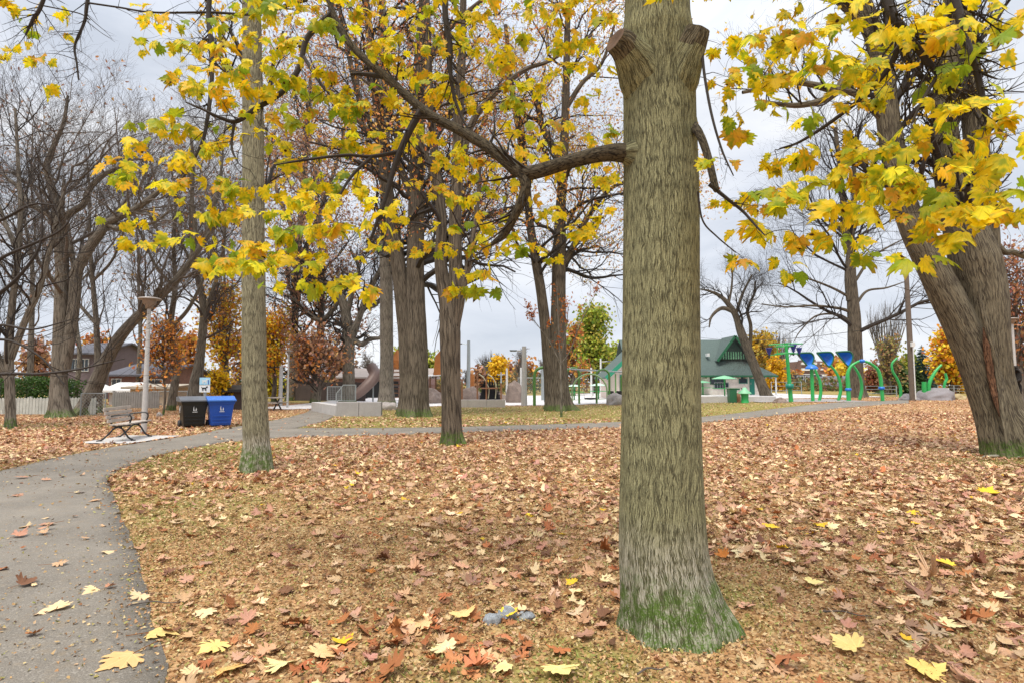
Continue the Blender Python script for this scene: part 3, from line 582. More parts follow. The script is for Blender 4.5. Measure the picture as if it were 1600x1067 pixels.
def tree(name, label, cat, Y, stems, spec, mbark, mtwig, leaves=None, group=None, S=14, fl=None, side=None, dY=.04):
    """stems: pixel skeletons [(px,py,rpx[,dY])]; spec: list of grow() settings"""
    base = G(stems[0][0][0], stems[0][0][1]) if Y is None else onground(stems[0][0][0], Y)
    Y = base[1] if Y is None else Y
    lst = []
    for k, s in enumerate(stems):
        pts = []; rr = []
        for q in s:
            dy = q[3] if len(q) > 3 else 0; p = at(q[0], q[1], Y+dy); pts.append(p); rr.append(px2m(q[2], Y)*.92)
        if k == 0: pts[0] = base-np.array([0, 0, .15])
        lst.append((np.array(pts), np.array(rr)))
    root = thing(name, label, cat, base, 0, group)
    Vs, Qs, Us, n = [], [], [], 0
    for k, (p, r) in enumerate(lst):
        if p[0][2] < base[2]+.8: V, Q, U = flare(p, r, r[0], 5, seed=abs(int(stems[0][0][0]))+k, S=S*2, hf=(fl or r[0]*1.6), amt=.5)
        else:
            a, b = spline(p, r, 8); V, Q, U = tubes(a[None], b[None], S)
        Vs.append(V); Qs.append(Q+n); Us.append(U); n += len(V)
    meshobj('trunk', np.vstack(Vs), np.vstack(Qs), None, mbark, root, True, {'bco': ('FLOAT_VECTOR', np.vstack(Us))}, base)
    par = pack(lst); lv = []; tips = []
    if side is not None:       # hand-placed limbs
        sp_ = pack([(np.array([at(q[0], q[1], Y+(q[3] if len(q) > 3 else 0)) for q in s]), np.array([px2m(q[2], Y) for q in s])) for s in side])
        lv.append((sp_[0], sp_[1], 8)); par = (np.vstack([par[0], sp_[0]]), np.vstack([par[1], sp_[1]]))
    levels = [par]
    for g in spec:
        g = dict(g); Sg = g.pop('S', 3); src = g.pop('src', -1); c = grow(levels[src], **g); levels.append(c); lv.append((c[0], c[1], Sg))
    if lv: joinm('branches', lv, mtwig, root, base)
    if leaves:
        n = int(leaves['n']*KD); src = levels[leaves.get('src', -1)]; m_, Kp = src[1].shape
        i = rng.integers(0, m_, n); t = rng.uniform(.3, 1, n)*(Kp-1); j = np.minimum(t.astype(int), Kp-2); f = (t-j)[:, None]
        pos = src[0][i, j]*(1-f)+src[0][i, j+1]*f+rng.normal(0, leaves.get('sp', .12), (n, 3))
        if 'zmin' in leaves: k = pos[:, 2] > leaves['zmin']; pos = pos[k]; n = len(pos)
        tip = unitrand(n)*.9+np.array([0, 0, -.7]); nrm = unitrand(n)+np.array([0, -.3, .5])
        sz = rng.uniform(.75, 1.25, n)*leaves['size']
        leafmesh('foliage', leaves.get('tpl', TUFT), .45, pos, tip, nrm, sz, pick(leaves['pal'], leaves.get('w', [1]*len(leaves['pal'])), n, .18), rng.normal(0, .3, (n, 4)), M_oak, root, base)
    return root, levels
# ------------------------------------------------------------- big foreground maple
def foreground_maple():
    Y = 3.9; base = onground(1052, Y); base[2] = 0
    root = thing('maple_tree', 'large maple trunk right of centre with yellow leaves, sawn limb stubs and mossy foot', 'tree', base)
    sk = [(1056, 1016, 90), (1055, 985, 83), (1049, 945, 73), (1041, 900, 67.5), (1036, 850, 64.5), (1034, 760, 62), (1033, 600, 59.5), (1033, 450, 59), (1033, 300, 58), (1031, 200, 57), (1029, 110, 57), (1027, 60, 58), (1026, 20, 52), (1026, -60, 50), (1028, -200, 47), (1032, -420, 42), (1040, -800, 34), (1030, -1200, 22)]
    P = np.array([at(a, b, Y) for a, b, r in sk]); Rr = np.array([px2m(r, Y) for *_, r in sk])
    V, Q, U = flare(P, Rr, .3, 6, 3, S=120, hf=.20, amt=.30, rough=.016)
    stem = (V, Q, U); Vs, Qs, Us, n = [V], [Q], [U], len(V)
    # collars of the sawn limbs
    def stub(pts, rad, S=28):
        nonlocal n
        a, b = spline(np.array([at(*p) for p in pts]), np.array([px2m(r, Y) for r in rad]), 8)
        th = np.arange(S+1)*2*math.pi/S
        V, Q, U = tubes(a[None], b[None], S, 1+.05*np.sin(3*th)[None]+.04*np.sin(7*th+2)[None])
        Vs.append(V); Qs.append(Q+n); Us.append(U); n += len(V)
        c = V.reshape(-1, S+1, 3)[-1].mean(0)
        return a[-1], a[-1]-a[-2], b[-1], V.reshape(-1, S+1, 3)[-1]
    n0 = len(Vs)
    e1 = stub([(1022, 160, Y), (1000, 112, Y-.10), (978, 78, Y-.20), (961, 62, Y-.25)], [38, 36, 23, 18.5])
    e2 = stub([(1038, 170, Y), (1060, 118, Y-.10), (1079, 76, Y-.18), (1091, 48, Y-.21)], [38, 36, 24, 19])
    stub([(1024, 252, Y), (1002, 244, Y-.05), (987, 241, Y-.065), (972, 240, Y-.075)], [40, 30, 21, 12])
    stub([(1056, 170, Y), (1072, 184, Y-.05), (1085, 200, Y-.10)], [26, 16, 7])
    M_stub = bark('bark_stub', (.15, .125, .08), (.035, .028, .018), 50, 12, 0, 0, .012)
    for q in (0, 1):
        off = sum(len(v) for v in Vs[:n0+q]); Qq = Qs[n0+q]; cut = int(len(Qq)*.70)
        Vb, inv = np.unique(Qq[cut:].ravel(), return_inverse=True); meshobj('branch_stub', Vs[n0+q][Vb-off], inv.reshape(-1, 4), None, M_stub, root, True, {'bco': ('FLOAT_VECTOR', Us[n0+q][Vb-off])}, base); Qs[n0+q] = Qq[:cut]
    meshobj('trunk', np.vstack(Vs), np.vstack(Qs), None, M_barkF, root, True, {'bco': ('FLOAT_VECTOR', np.vstack(Us))}, base)
    for c, d, r, ring in (e1, e2):
        c2 = c-unit(d)*.012; K = len(ring)-1; Vc = np.vstack([ring[:K], c2[None]])
        meshobj('sawn_face', Vc, None, [(i, (i+1) % K, K) for i in range(K)], mat('cut_wood', (.13, .075, .045), .85, .4, 12, .5, .006), root, False, None, base)
    # limbs: hand-placed skeleton (px, py, depth, radius px)
    limbs = [
     [(1018, 246, 3.88, 22), (996, 241, 3.86, 20), (978, 240, 3.84, 16), (960, 239, 3.82, 14.2), (930, 243, 3.82, 12), (880, 256, 3.87, 11), (832, 270, 3.97, 11.5), (808, 266, 4.02, 11), (770, 235, 4.1, 9), (720, 205, 4.2, 8), (665, 175, 4.3, 7), (600, 118, 4.5, 6.5), (550, 72, 4.7, 6), (520, 20, 4.9, 5), (500, -60, 5.1, 4)],
     [(815, 268, 4.0, 10), (822, 290, 3.98, 8.5), (815, 315, 4.0, 8), (800, 345, 4.05, 7), (786, 368, 4.1, 6.5), (768, 382, 4.12, 3)],
     [(658, 172, 4.32, 6.5), (640, 205, 4.3, 6), (620, 250, 4.28, 5), (605, 300, 4.25, 4.2), (590, 345, 4.2, 3.2), (571, 398, 4.2, 1.5)],
     [(622, 238, 4.3, 4), (580, 245, 4.2, 3), (540, 243, 4.1, 2.6), (480, 250, 4.0, 2.2), (430, 258, 3.9, 1)],
     [(580, 246, 4.2, 3), (550, 275, 4.1, 2.5), (528, 310, 4.0, 2), (520, 322, 4.0, 1)],
     [(520, 20, 4.9, 5), (480, 60, 4.85, 4.6), (468, 105, 4.8, 4.6), (440, 145, 4.7, 4.2), (400, 170, 4.6, 4), (370, 190, 4.5, 3.5), (345, 185, 4.45, 2.8), (318, 172, 4.4, 2), (290, 160, 4.4, 1.2)],
     [(366, 192, 4.5, 2.5), (362, 230, 4.4, 2), (372, 255, 4.3, 1.2)],
     [(600, 120, 4.5, 5), (565, 116, 4.6, 3.5), (548, 116, 4.6, 2)],
     [(475, 90, 4.8, 3), (500, 130, 4.6, 2.5), (525, 158, 4.5, 1.5)],
     [(1070, 185, 3.85, 10), (1082, 197, 3.8, 8.5), (1094, 212, 3.62, 6.5), (1106, 245, 3.55, 6), (1117, 290, 3.5, 5.5), (1121, 300, 3.5, 4)],
     [(1108, 288, 3.5, 3.5), (1135, 310, 3.5, 3), (1160, 330, 3.5, 2.4), (1180, 352, 3.45, 1.8), (1195, 368, 3.4, 1)],
     [(1080, 70, 3.95, 3), (1094, 66, 3.75, 2.4), (1101, 120, 3.6, 2.4), (1112, 180, 3.5, 2.2), (1128, 235, 3.45, 1.8), (1146, 275, 3.4, 1)],
     [(1090, 300, 3.5, 1.8), (1098, 345, 3.5, 1.5), (1120, 370, 3.5, 1.3), (1150, 395, 3.5, 1)],
    ]
    # limbs that leave the trunk above the frame and hang back into it
    tops = [
     [(1030, -700, 3.9, 22), (1250, -520, 3.2, 18), (1360, -200, 2.95, 12), (1386, 0, 2.9, 7), (1412, 45, 2.88, 6.2), (1440, 85, 2.86, 5.5), (1480, 130, 2.85, 4.5), (1512, 158, 2.85, 2.5), (1545, 215, 2.8, 1.6)],
     [(1386, -10, 2.9, 6), (1402, 40, 2.95, 5.5), (1403, 70, 2.95, 5.3), (1390, 105, 3.0, 4.6), (1350, 150, 3.1, 3.6), (1300, 190, 3.25, 3), (1250, 222, 3.4, 2.2), (1218, 233, 3.45, 1.5)],
     [(1030, -600, 3.9, 20), (1300, -420, 2.9, 15), (1450, -150, 2.75, 10), (1492, 0, 2.7, 7), (1508, 60, 2.68, 6), (1528, 120, 2.66, 5), (1540, 180, 2.65, 4), (1548, 205, 2.65, 2.5)],
     [(1470, 110, 2.86, 3.5), (1440, 160, 2.8, 2.6), (1425, 193, 2.8, 1.6)],
     [(1030, -650, 3.9, 24), (800, -500, 4.3, 18), (700, -200, 4.6, 10), (695, 0, 4.6, 5), (703, 70, 4.6, 4.6), (704, 115, 4.6, 3.6), (712, 160, 4.6, 2.6), (730, 200, 4.5, 1.6), (745, 215, 4.4, 1)],
     [(700, -200, 4.6, 10), (480, -300, 4.9, 9), (345, -150, 4.9, 6), (327, 0, 4.9, 4.2), (329, 60, 4.85, 4.0), (331, 120, 4.8, 3.6), (325, 180, 4.7, 3), (315, 225, 4.6, 2.5), (285, 280, 4.5, 2), (260, 310, 4.4, 1)],
     [(480, -300, 4.9, 9), (280, -330, 5.0, 8), (160, -150, 5.0, 5), (137, 0, 5.0, 2.8), (134, 25, 5.0, 2.4), (130, 40, 5.0, 2.2), (117, 72, 5.0, 1.8), (120, 100, 5.0, 1.6), (123, 125, 5.0, 1.2)],
     [(280, -330, 5.0, 8), (120, -150, 5.0, 5), (68, 0, 5.0, 3.0), (52, 30, 5.0, 2.6), (40, 55, 5.0, 1.4)],
     [(137, 5, 5.0, 1.5), (185, 12, 5.0, 1.5), (240, 20, 4.9, 1.5), (330, 20, 4.9, 2), (400, 22, 4.9, 2.4), (480, 0, 4.9, 3)],
     [(60, 8, 5.0, 1.2), (90, 14, 5.0, 1.0), (125, 22, 5.0, 1.0), (141, 32, 5.0, .8)],
    ]
    sk_ = [(np.array([at(p[0], p[1], p[2]) for p in l]), np.array([p[3]*p[2]/FPX for p in l])) for l in limbs+tops]
    A = pack(sk_, 60); node_P = [A[0].reshape(-1, 3)]; node_R = [A[1].reshape(-1)]
    lv = [(A[0], A[1], 12)]
    # leaf sprays: how much of each 50-pixel square the leaves cover in the photo (rows of 32 squares)
    grid = ["5400322256666776777786005677667689", "4400445667655675676530357755434577", "0200245677665665532204465655435677".replace('x', ''),
            "0000444567654555422103223443456666", "0000476456654454325603443566666778", "0001685266663355444503435477998877", "0001243255663366456403455499987677",
            "0000321678631546334200344464503040", "0000006888740034200021052010000000"]
    def col_of(row, c): return int(row[c])
    sprays = []
    for ry, row in enumerate(grid):
        for cx in range(32):
            d = int(row[cx]); x0 = cx*50; y0 = ry*50
            if 975 <= x0+25 <= 1080 and True: d = 0
            Yd = 5.0 if x0 < 150 else 4.25 if x0 < 320 else (3.6 if y0 >= 300 else 4.3) if x0 < 560 else 4.6 if x0 < 960 else 3.55 if x0 < 1240 else 2.85 if x0 < 1400 else 2.6
            scale = (Yd/3.0)**1.15
            k = d/9*2.35*scale; k = int(k)+(rng.random() < k-int(k))
            for _ in range(k):
                yy = y0+rng.uniform(0, 50)
                if y0 == 400 and 300 < x0 < 560: yy = y0+rng.uniform(0, 45)
                dep = Yd*rng.uniform(.93, 1.16); sprays.append(at(x0+rng.uniform(0, 50), yy, dep))
    # sparse sprays above the frame and behind the first layer, so the crown carries on
    for _ in range(260):
        sprays.append(at(rng.uniform(380, 1600), rng.uniform(-330, -10), rng.uniform(3.0, 5.2)))
    sprays = np.array(sprays)
    ok = np.ones(len(sprays), bool)
    d2 = (sprays[:, 0]-P[8, 0])**2+(sprays[:, 1]-Y)**2; ok &= d2 > .42**2
    sprays = sprays[ok]
    NP = np.vstack(node_P); NR = np.concatenate(node_R)
    dist = np.array([np.min(((NP-s)**2).sum(1)) for s in sprays]); order = np.argsort(dist)
    tw = []; tr = []; LP, LT, LS, LG = [], [], [], []
    for s in sprays[order]:
        dd = NP-s; w = (dd**2).sum(1)+np.where(NP[:, 2] < s[2]-.15, .25, 0); i = int(np.argmin(w)); a = NP[i]
        v = s-a; Ld = np.linalg.norm(v)
        if Ld < .03: continue
        mid = a+v*.5+np.array([0, 0, .10*Ld])+rng.normal(0, .05*Ld, 3); q1 = a+v*.25+rng.normal(0, .04*Ld, 3)+np.array([0, 0, .06*Ld])
        q2 = a+v*.78+np.array([0, 0, .05*Ld])+rng.normal(0, .03*Ld, 3)
        pts = np.array([a, q1, mid, q2, s]); r0 = min(NR[i]*.75, .0020+.0022*Ld+.0015); r = np.linspace(r0, .0011, 5)
        a_, b_ = spline(pts, r, 4); tw.append(a_[np.linspace(0, len(a_)-1, 12).astype(int)]); tr.append(np.linspace(r0, .0011, 12))
        NP = np.vstack([NP, tw[-1][3:]]); NR = np.concatenate([NR, tr[-1][3:]])
        # an umbel of drooping leaves round the end of the twig
        g = rng.random(); nl = rng.integers(3, 7); dirn = unit(v)
        size = rng.uniform(.078, .130)
        for k in range(nl):
            th = rng.uniform(0, 6.28); o = np.array([math.cos(th), math.sin(th)*.8, rng.uniform(-.35, .15)])*rng.uniform(.05, .10)
            LP.append(s+o); t = o*rng.uniform(4, 9)+dirn*.25+np.array([0, 0, -rng.uniform(.1, .75)]); LT.append(t); LS.append(size*rng.uniform(.75, 1.2)); LG.append(g)
            tw.append(np.linspace(s, s+o, 12)+np.array([0, 0, .012])*np.sin(np.linspace(0, math.pi, 12))[:, None]); tr.append(np.full(12, .0009))
        if Ld > .25:     # two more leaves along the twig
            for t_ in (.55, .8):
                p0 = a+v*t_; LP.append(p0+rng.normal(0, .04, 3)); LT.append(rng.normal(0, 1, 3)+np.array([0, 0, -.5])); LS.append(size*.9); LG.append(g)
    lv.append((np.array(tw), np.array(tr), 4))
    bare = grow((A[0], A[1]), 420, (.12, .55), 45, .05, .13, rf=.35, K=7, rmin=.0012); bare2 = grow(bare, 900, (.05, .22), 40, .1, .12, rf=.6, K=5, rmin=.0009)
    k = [(b[0][np.linalg.norm(b[0][:, 0, :2]-P[8, :2], axis=1) > .5], b[1][np.linalg.norm(b[0][:, 0, :2]-P[8, :2], axis=1) > .5], 3) for b in (bare, bare2)]
    lv += k
    big = joinm('limb', [(A[0][:1], A[1][:1], 20), (A[0][9:10], A[1][9:10], 16), (A[0][1:2], A[1][1:2], 14)], bark('bark_limb', (.085, .068, .042), (.018, .014, .010), 60, 20, 0, 0, .004), root, base)
    lv[0] = (np.delete(A[0], [0, 1, 9], 0), np.delete(A[1], [0, 1, 9], 0), 8)
    joinm('branches', lv, M_twigD, root, base)
    LP, LT, LS, LG = map(np.array, (LP, LT, LS, LG)); n = len(LP)
    pal = np.array([(.95, .70, .012), (.96, .78, .03), (.92, .68, .015), (.92, .54, .015), (.80, .68, .02), (.46, .50, .02), (.26, .38, .02), (.66, .36, .03)])
    w = np.array([5, 4, 3, 2, 2.2, 1.4, .5, .6]); w = w*np.array([1, 1, 1, 1.3, 1.3, 1.2, 1, 1.6]); wg = np.array([1.5, 1.5, 1, .3, 3, 4, 2.6, .2])
    xx = LP[:, 0]/LP[:, 1]*900+800; green = (LG < np.where(xx < 560, .38, np.where(xx > 1250, .25, .08)))
    ci = np.where(green, rng.choice(8, n, p=wg/wg.sum()), rng.choice(8, n, p=w/w.sum()))
    col = np.clip(pal[ci]*(1+.10*rng.normal(size=(n, 1))), .005, .95)
    nrm = unitrand(n)*.75+np.array([0, -.6, .75])
    f = leafmesh('foliage', MAPLE, .28, LP, LT, nrm, LS, col, np.stack([rng.normal(-.25, .3, n), rng.normal(-.2, .25, n), rng.normal(0, .15, n), rng.normal(0, .25, n)], -1), M_leaf, root, base)
    print('maple leaves', n)
foreground_maple()

# ------------------------------------------------------------- trees of the park
RUSTP = [(.58, .22, .05), (.44, .15, .05), (.62, .32, .06), (.70, .42, .09), (.30, .12, .06)]
PURP = [(.40, .22, .15), (.46, .26, .15), (.30, .18, .14), (.54, .32, .15)]
ORAP = [(.84, .40, .03), (.78, .30, .03), (.88, .52, .04), (.60, .22, .03)]
YELP = [(.85, .60, .03), (.78, .46, .02), (.68, .58, .06), (.85, .65, .08)]
GRNP = [(.28, .36, .04), (.38, .42, .05), (.18, .25, .04), (.46, .42, .07)]
def bare(n1=40, n2=320, n3=1500, n4=0, L=(2.2, 5.0), up=.35, wig=.22, t0=.3, ang=48, r=.008):
    s = [dict(n=n1, L=L, ang=ang, up=up, wig=wig, rf=.36, K=9, t0=t0, S=5, rmin=r*1.2),
         dict(n=n2, L=(L[0]*.45, L[1]*.55), ang=40, up=up*.5, wig=wig*.8, rf=.45, K=7, S=3, rmin=r*.75),
         dict(n=int(n3*1.25), L=(L[0]*.25, L[1]*.30), ang=38, up=up*.4, wig=wig*.8, rf=.55, K=5, S=3, rmin=r*.5)]
    if n4: s.append(dict(n=n4, L=(L[0]*.12, L[1]*.15), ang=40, up=.1, wig=wig, rf=.6, K=4, S=3, rmin=r*.6))
    return s
tree('maple_tree', 'straight maple trunk left of centre with bright moss and pale lichen at its foot', 'tree', None,
     [[(401, 736, 27), (401, 715, 24), (401, 690, 21), (399, 640, 20.2), (397, 560, 19.5), (396, 460, 18.8), (396, 340, 18), (396, 200, 17.5), (394, 90, 16), (392, -20, 15), (388, -200, 12)]],
     bare(10, 60, 240, L=(1.5, 3.0), t0=.55, wig=.15), M_barkL, M_twigD, dict(n=260, size=.13, pal=YELP, tpl=STAR, sp=.1), fl=.22, S=24)
tree('oak_tree', 'mid lawn tree with a low fork into several stems and orange paint at its foot', 'tree', None,
     [[(707, 694, 21), (706, 675, 17), (705, 620, 16.5), (704, 560, 17), (703, 520, 18), (700, 480, 15), (692, 440, 12), (688, 400, 10), (690, 340, 9), (680, 250, 8), (672, 150, 6), (668, 0, 4), (660, -150, 3)],
      [(704, 540, 14), (710, 480, 13), (712, 430, 12), (711, 350, 11), (715, 270, 10), (716, 190, 9), (722, 80, 7), (725, -60, 5)],
      [(706, 525, 10), (718, 480, 7.5), (724, 445, 6.5), (732, 415, 6), (735, 390, 5), (745, 330, 4), (750, 260, 3)],
      [(690, 330, 6), (675, 270, 6), (665, 240, 5), (640, 190, 4.5), (600, 150, 3.5), (560, 120, 2)],
      [(713, 300, 7), (735, 200, 6), (770, 150, 5), (820, 110, 4), (860, 95, 3), (925, 55, 2)]],
     bare(38, 280, 1200, L=(2.4, 5.6), t0=.38, wig=.24, up=.15, ang=60, r=.006), M_barkO, M_twigD, dict(n=2600, size=.085, pal=RUSTP+[(.5, .33, .03)], sp=.10, zmin=5.6), fl=.28, S=20, dY=.3)
tree('oak_tree', 'massive double stemmed oak just past the side path', 'tree', None,
     [[(648, 650, 27), (648, 630, 23), (650, 580, 21), (649, 500, 18), (649, 420, 15), (650, 340, 14), (652, 250, 12.5), (655, 150, 11), (660, 50, 9.5), (665, -100, 7)],
      [(640, 645, 16), (638, 600, 14), (634, 520, 13.5), (626, 440, 13), (616, 370, 11.5), (606, 300, 10), (596, 220, 9), (586, 130, 8), (576, 40, 6.5), (560, -80, 5)],
      [(649, 320, 9), (635, 285, 7), (618, 250, 6), (590, 220, 5), (560, 190, 4), (510, 150, 3)],
      [(658, 120, 7), (690, 60, 5), (730, 20, 4), (780, -20, 3)],
      [(596, 230, 6), (560, 150, 5), (540, 60, 4), (520, -40, 3)]],
     bare(60, 440, 1900, L=(4.5, 10), t0=.4, wig=.26, up=.15, ang=62, r=.009), M_barkO, M_twigD, dict(n=6500, size=.125, pal=RUSTP+[(.6,.32,.05)], sp=.16, zmin=8.0), fl=.5, S=22)
tree('oak_tree', 'tall grey oak trunk close behind the left side of the double stemmed oak', 'tree', None,
     [[(604, 634, 15), (604, 610, 12), (604, 560, 11), (604, 480, 11), (603, 420, 10.5), (602, 360, 10), (602, 260, 8.5), (600, 150, 7.5), (598, 40, 6), (598, -60, 4)],
      [(602, 300, 5), (575, 220, 4.5), (560, 150, 4), (556, 60, 3)], [(603, 380, 4), (640, 340, 3.5), (668, 300, 2.5)]],
     bare(36, 260, 1200, L=(5, 11), t0=.35, wig=.24, up=.15, ang=60, r=.012), M_barkG, M_twigD, dict(n=3000, size=.16, pal=RUSTP, sp=.2, zmin=11), fl=.6, S=16)
tree('oak_tree', 'dark two stemmed oak standing behind the thin sapling', 'tree', None,
     [[(874, 641, 26), (872, 625, 21), (871, 590, 18), (872, 520, 13), (873, 450, 12), (874, 390, 11.5), (876, 330, 9), (880, 260, 8), (884, 160, 7), (886, 60, 5.5), (890, -40, 4)],
      [(866, 636, 15), (860, 590, 11), (854, 530, 9.5), (846, 460, 8.5), (836, 400, 8), (828, 350, 7), (824, 300, 6.5), (815, 230, 5.5), (800, 140, 4.5), (790, 40, 3.5)],
      [(874, 420, 8), (890, 395, 6), (903, 373, 5.5), (915, 345, 5), (935, 315, 4), (955, 295, 3.5), (975, 285, 2.5)],
      [(880, 280, 6), (870, 240, 6), (855, 215, 6), (845, 190, 5), (838, 160, 4), (820, 110, 3)],
      [(884, 170, 5), (910, 130, 4), (940, 100, 3), (960, 40, 2)]],
     bare(64, 480, 2200, L=(4.5, 10), t0=.38, wig=.28, up=.15, ang=62, r=.010), M_barkO, M_twigD, dict(n=9500, size=.14, pal=[(.66, .34, .06), (.56, .24, .05), (.70, .46, .07), (.40, .17, .05), (.64, .50, .09)], sp=.18, zmin=8.4), fl=.5, S=20)
tree('oak_sapling', 'thin young sapling with a few rust leaves in front of the two stemmed oak', 'sapling', None,
     [[(877, 651, 2.2), (877, 620, 1.9), (876, 590, 1.8), (876, 570, 1.7), (874, 545, 1.4), (872, 500, 1.0), (870, 440, .6)],
      [(876, 572, 1.2), (862, 540, 1.0), (845, 515, .8), (832, 498, .5)], [(876, 570, 1.2), (892, 545, 1.0), (905, 510, .8), (922, 475, .5), (932, 456, .4)], [(876, 560, 1), (884, 520, .9), (888, 480, .6)]],
     [dict(n=30, L=(.5, 1.6), ang=40, up=.5, wig=.1, rf=.5, K=6, t0=.35, S=3, rmin=.006), dict(n=70, L=(.3, .8), ang=40, up=.3, wig=.12, rf=.6, K=5, S=3, rmin=.004)],
     M_barkG, M_twigG, dict(n=230, size=.13, pal=[(.42, .13, .03), (.30, .09, .03), (.5, .2, .04)], sp=.06), fl=.06, S=6)
# right twin trunk
tree('old_maple_tree', 'huge old maple at the right edge with leaning twin stems and a split wound', 'tree', None,
     [[(1578, 712, 40), (1566, 690, 32), (1552, 640, 29), (1528, 570, 27), (1503, 510, 26), (1478, 460, 25), (1448, 400, 22), (1424, 350, 20), (1405, 290, 19), (1390, 200, 18), (1382, 130, 17), (1368, 60, 16), (1345, 0, 15), (1310, -100, 12)],
      [(1604, 714, 48), (1596, 690, 42), (1569, 640, 27), (1556, 590, 25), (1546, 540, 30), (1538, 470, 34), (1523, 405, 37), (1505, 350, 30), (1490, 300, 25), (1480, 250, 22), (1475, 180, 19), (1482, 80, 17), (1492, 0, 15), (1505, -100, 12)],
      [(1545, 430, 18), (1543, 350, 16), (1535, 300, 18), (1525, 220, 18), (1515, 120, 17), (1505, 20, 16), (1498, -80, 12)],
      [(1384, 140, 10), (1355, 110, 8), (1325, 118, 8), (1300, 150, 6), (1250, 165, 5), (1190, 160, 3)],
      [(1380, 110, 8), (1350, 40, 9), (1322, 10, 9), (1290, -20, 7)], [(1395, 200, 9), (1340, 150, 5), (1300, 140, 7), (1240, 130, 4), (1160, 145, 3)],
      [(1385, 100, 7), (1420, 60, 6), (1450, 55, 4), (1480, 20, 3)], [(1500, 290, 5), (1560, 385, 5), (1585, 395, 5), (1625, 410, 4)],
      [(1500, 525, 14), (1498, 500, 12), (1496, 475, 11)]],
     bare(60, 420, 1700, L=(1.2, 3.0), t0=.5, wig=.24, r=.005), M_barkR, M_twigD, dict(n=500, size=.12, pal=YELP, tpl=STAR, sp=.08, zmin=6), fl=.32, S=26)

def wound():
    r = [o for o in C.objects if o.name.startswith('old_maple_tree')][0]; Y = 12.7; b = np.array(r.location)
    for (pts, rad, nm, m) in (([(1536, 512, Y-.40), (1542, 545, Y-.37), (1548, 585, Y-.33), (1555, 620, Y-.36), (1562, 650, Y-.42)], [.01, .075, .075, .06, .01], 'wound', bark('bark_wound', (.17, .085, .045), (.045, .022, .013), 34, 7, 0, 0, .02)),
                              ([(1528, 440, Y-.44), (1536, 490, Y-.43), (1550, 540, Y-.38), (1560, 585, Y-.34), (1568, 640, Y-.42), (1574, 700, Y-.5)], [.01, .05, .06, .07, .08, .02], 'scar_ridge', M_barkR)):
        P, rr = spline(np.array([at(*p) for p in pts]), np.array(rad), 10); V, Q, U = tubes(P[None], rr[None], 14, 1+.12*np.sin(np.arange(15)*2.1+np.arange(len(P))[:, None]*.9)[None]); V = V.reshape(-1, 15, 3); V[..., 1] = P[:, None, 1]+(V[..., 1]-P[:, None, 1])*.55
        meshobj(nm, V.reshape(-1, 3), Q, None, m, r, True, {'bco': ('FLOAT_VECTOR', U)}, b)
wound()
# left bare trees
tree('bare_tree', 'near bare tree just outside the left frame edge reaching thin dark branches in', 'tree', 10,
     [[(-190, 760, 26), (-192, 650, 22), (-195, 520, 20), (-190, 380, 18), (-185, 200, 14), (-180, 0, 10)]],
     [dict(n=90, L=(.8, 1.8), ang=45, up=.15, wig=.12, rf=.45, K=8, t0=.1, S=4, rmin=.004, src=1), dict(n=420, L=(.4, .9), ang=38, up=.1, wig=.12, rf=.5, K=6, S=3, rmin=.0025)] and
     [dict(n=22, L=(2.0, 3.2), ang=60, up=.3, wig=.12, rf=.25, K=9, t0=.45, S=5, rmin=.008), dict(n=150, L=(.8, 1.7), ang=40, up=.1, wig=.12, rf=.5, K=7, S=3, rmin=.004), dict(n=420, L=(.35, .8), ang=38, up=.1, wig=.12, rf=.55, K=5, S=3, rmin=.0025)], M_barkG, M_twigD,
     side=[[(-190, 620, 5), (-100, 596, 4), (0, 584, 2.6), (60, 584, 2.2), (120, 577, 1.7), (160, 568, 1.2), (195, 560, .7)], [(-190, 520, 6), (-80, 500, 4), (0, 458, 3), (40, 420, 2.4), (62, 385, 2), (66, 345, 1.2), (64, 300, .6)],
           [(-190, 480, 5), (-60, 450, 3.6), (0, 405, 2.6), (50, 382, 2.2), (95, 360, 1.5), (118, 330, .8)], [(-190, 560, 5), (-90, 545, 3.5), (0, 530, 2), (60, 555, 1.6), (100, 600, .9)],
           [(-190, 400, 6), (-80, 370, 4), (0, 345, 2.5), (50, 320, 1.8), (90, 322, .9)], [(-190, 660, 4), (-80, 560, 3), (-10, 510, 2.2), (50, 515, 1.6), (110, 500, .8)]], fl=.3)
tree('bare_tree', 'broad bare tree with a snaking limb in front of the pale board fence', 'tree', None,
     [[(95, 652, 21), (94, 640, 15), (92, 600, 12), (94, 540, 11), (96, 480, 10.5), (97, 420, 10), (93, 360, 10), (88, 320, 7.5), (78, 285, 6), (74, 255, 4.5), (90, 215, 3.5), (100, 190, 3), (106, 150, 2)],
      [(100, 580, 9), (110, 520, 9), (117, 460, 9), (120, 425, 9), (135, 395, 8), (160, 360, 7), (166, 350, 6.5), (190, 338, 5.5), (215, 325, 5), (238, 308, 4.5), (262, 290, 3.5), (300, 282, 2.5)],
      [(94, 345, 6), (115, 330, 5.5), (130, 320, 5.2), (138, 300, 4.8), (146, 288, 4.5), (165, 272, 4), (185, 262, 3.5), (205, 250, 2.6), (235, 250, 2)],
      [(92, 348, 5.5), (75, 335, 5), (58, 325, 5), (40, 312, 4), (25, 290, 3), (5, 275, 2)],
      [(117, 425, 4), (110, 390, 3.8), (103, 365, 3.5), (98, 330, 3), (100, 280, 2.5)], [(165, 350, 4), (185, 358, 4), (210, 352, 3.5), (240, 348, 2.5), (265, 330, 2)]],
     bare(60, 560, 3600, L=(3.2, 7.5), t0=.3, wig=.22, up=.12, ang=55, r=.008), M_barkG, M_twigG, None, fl=.55, S=18)
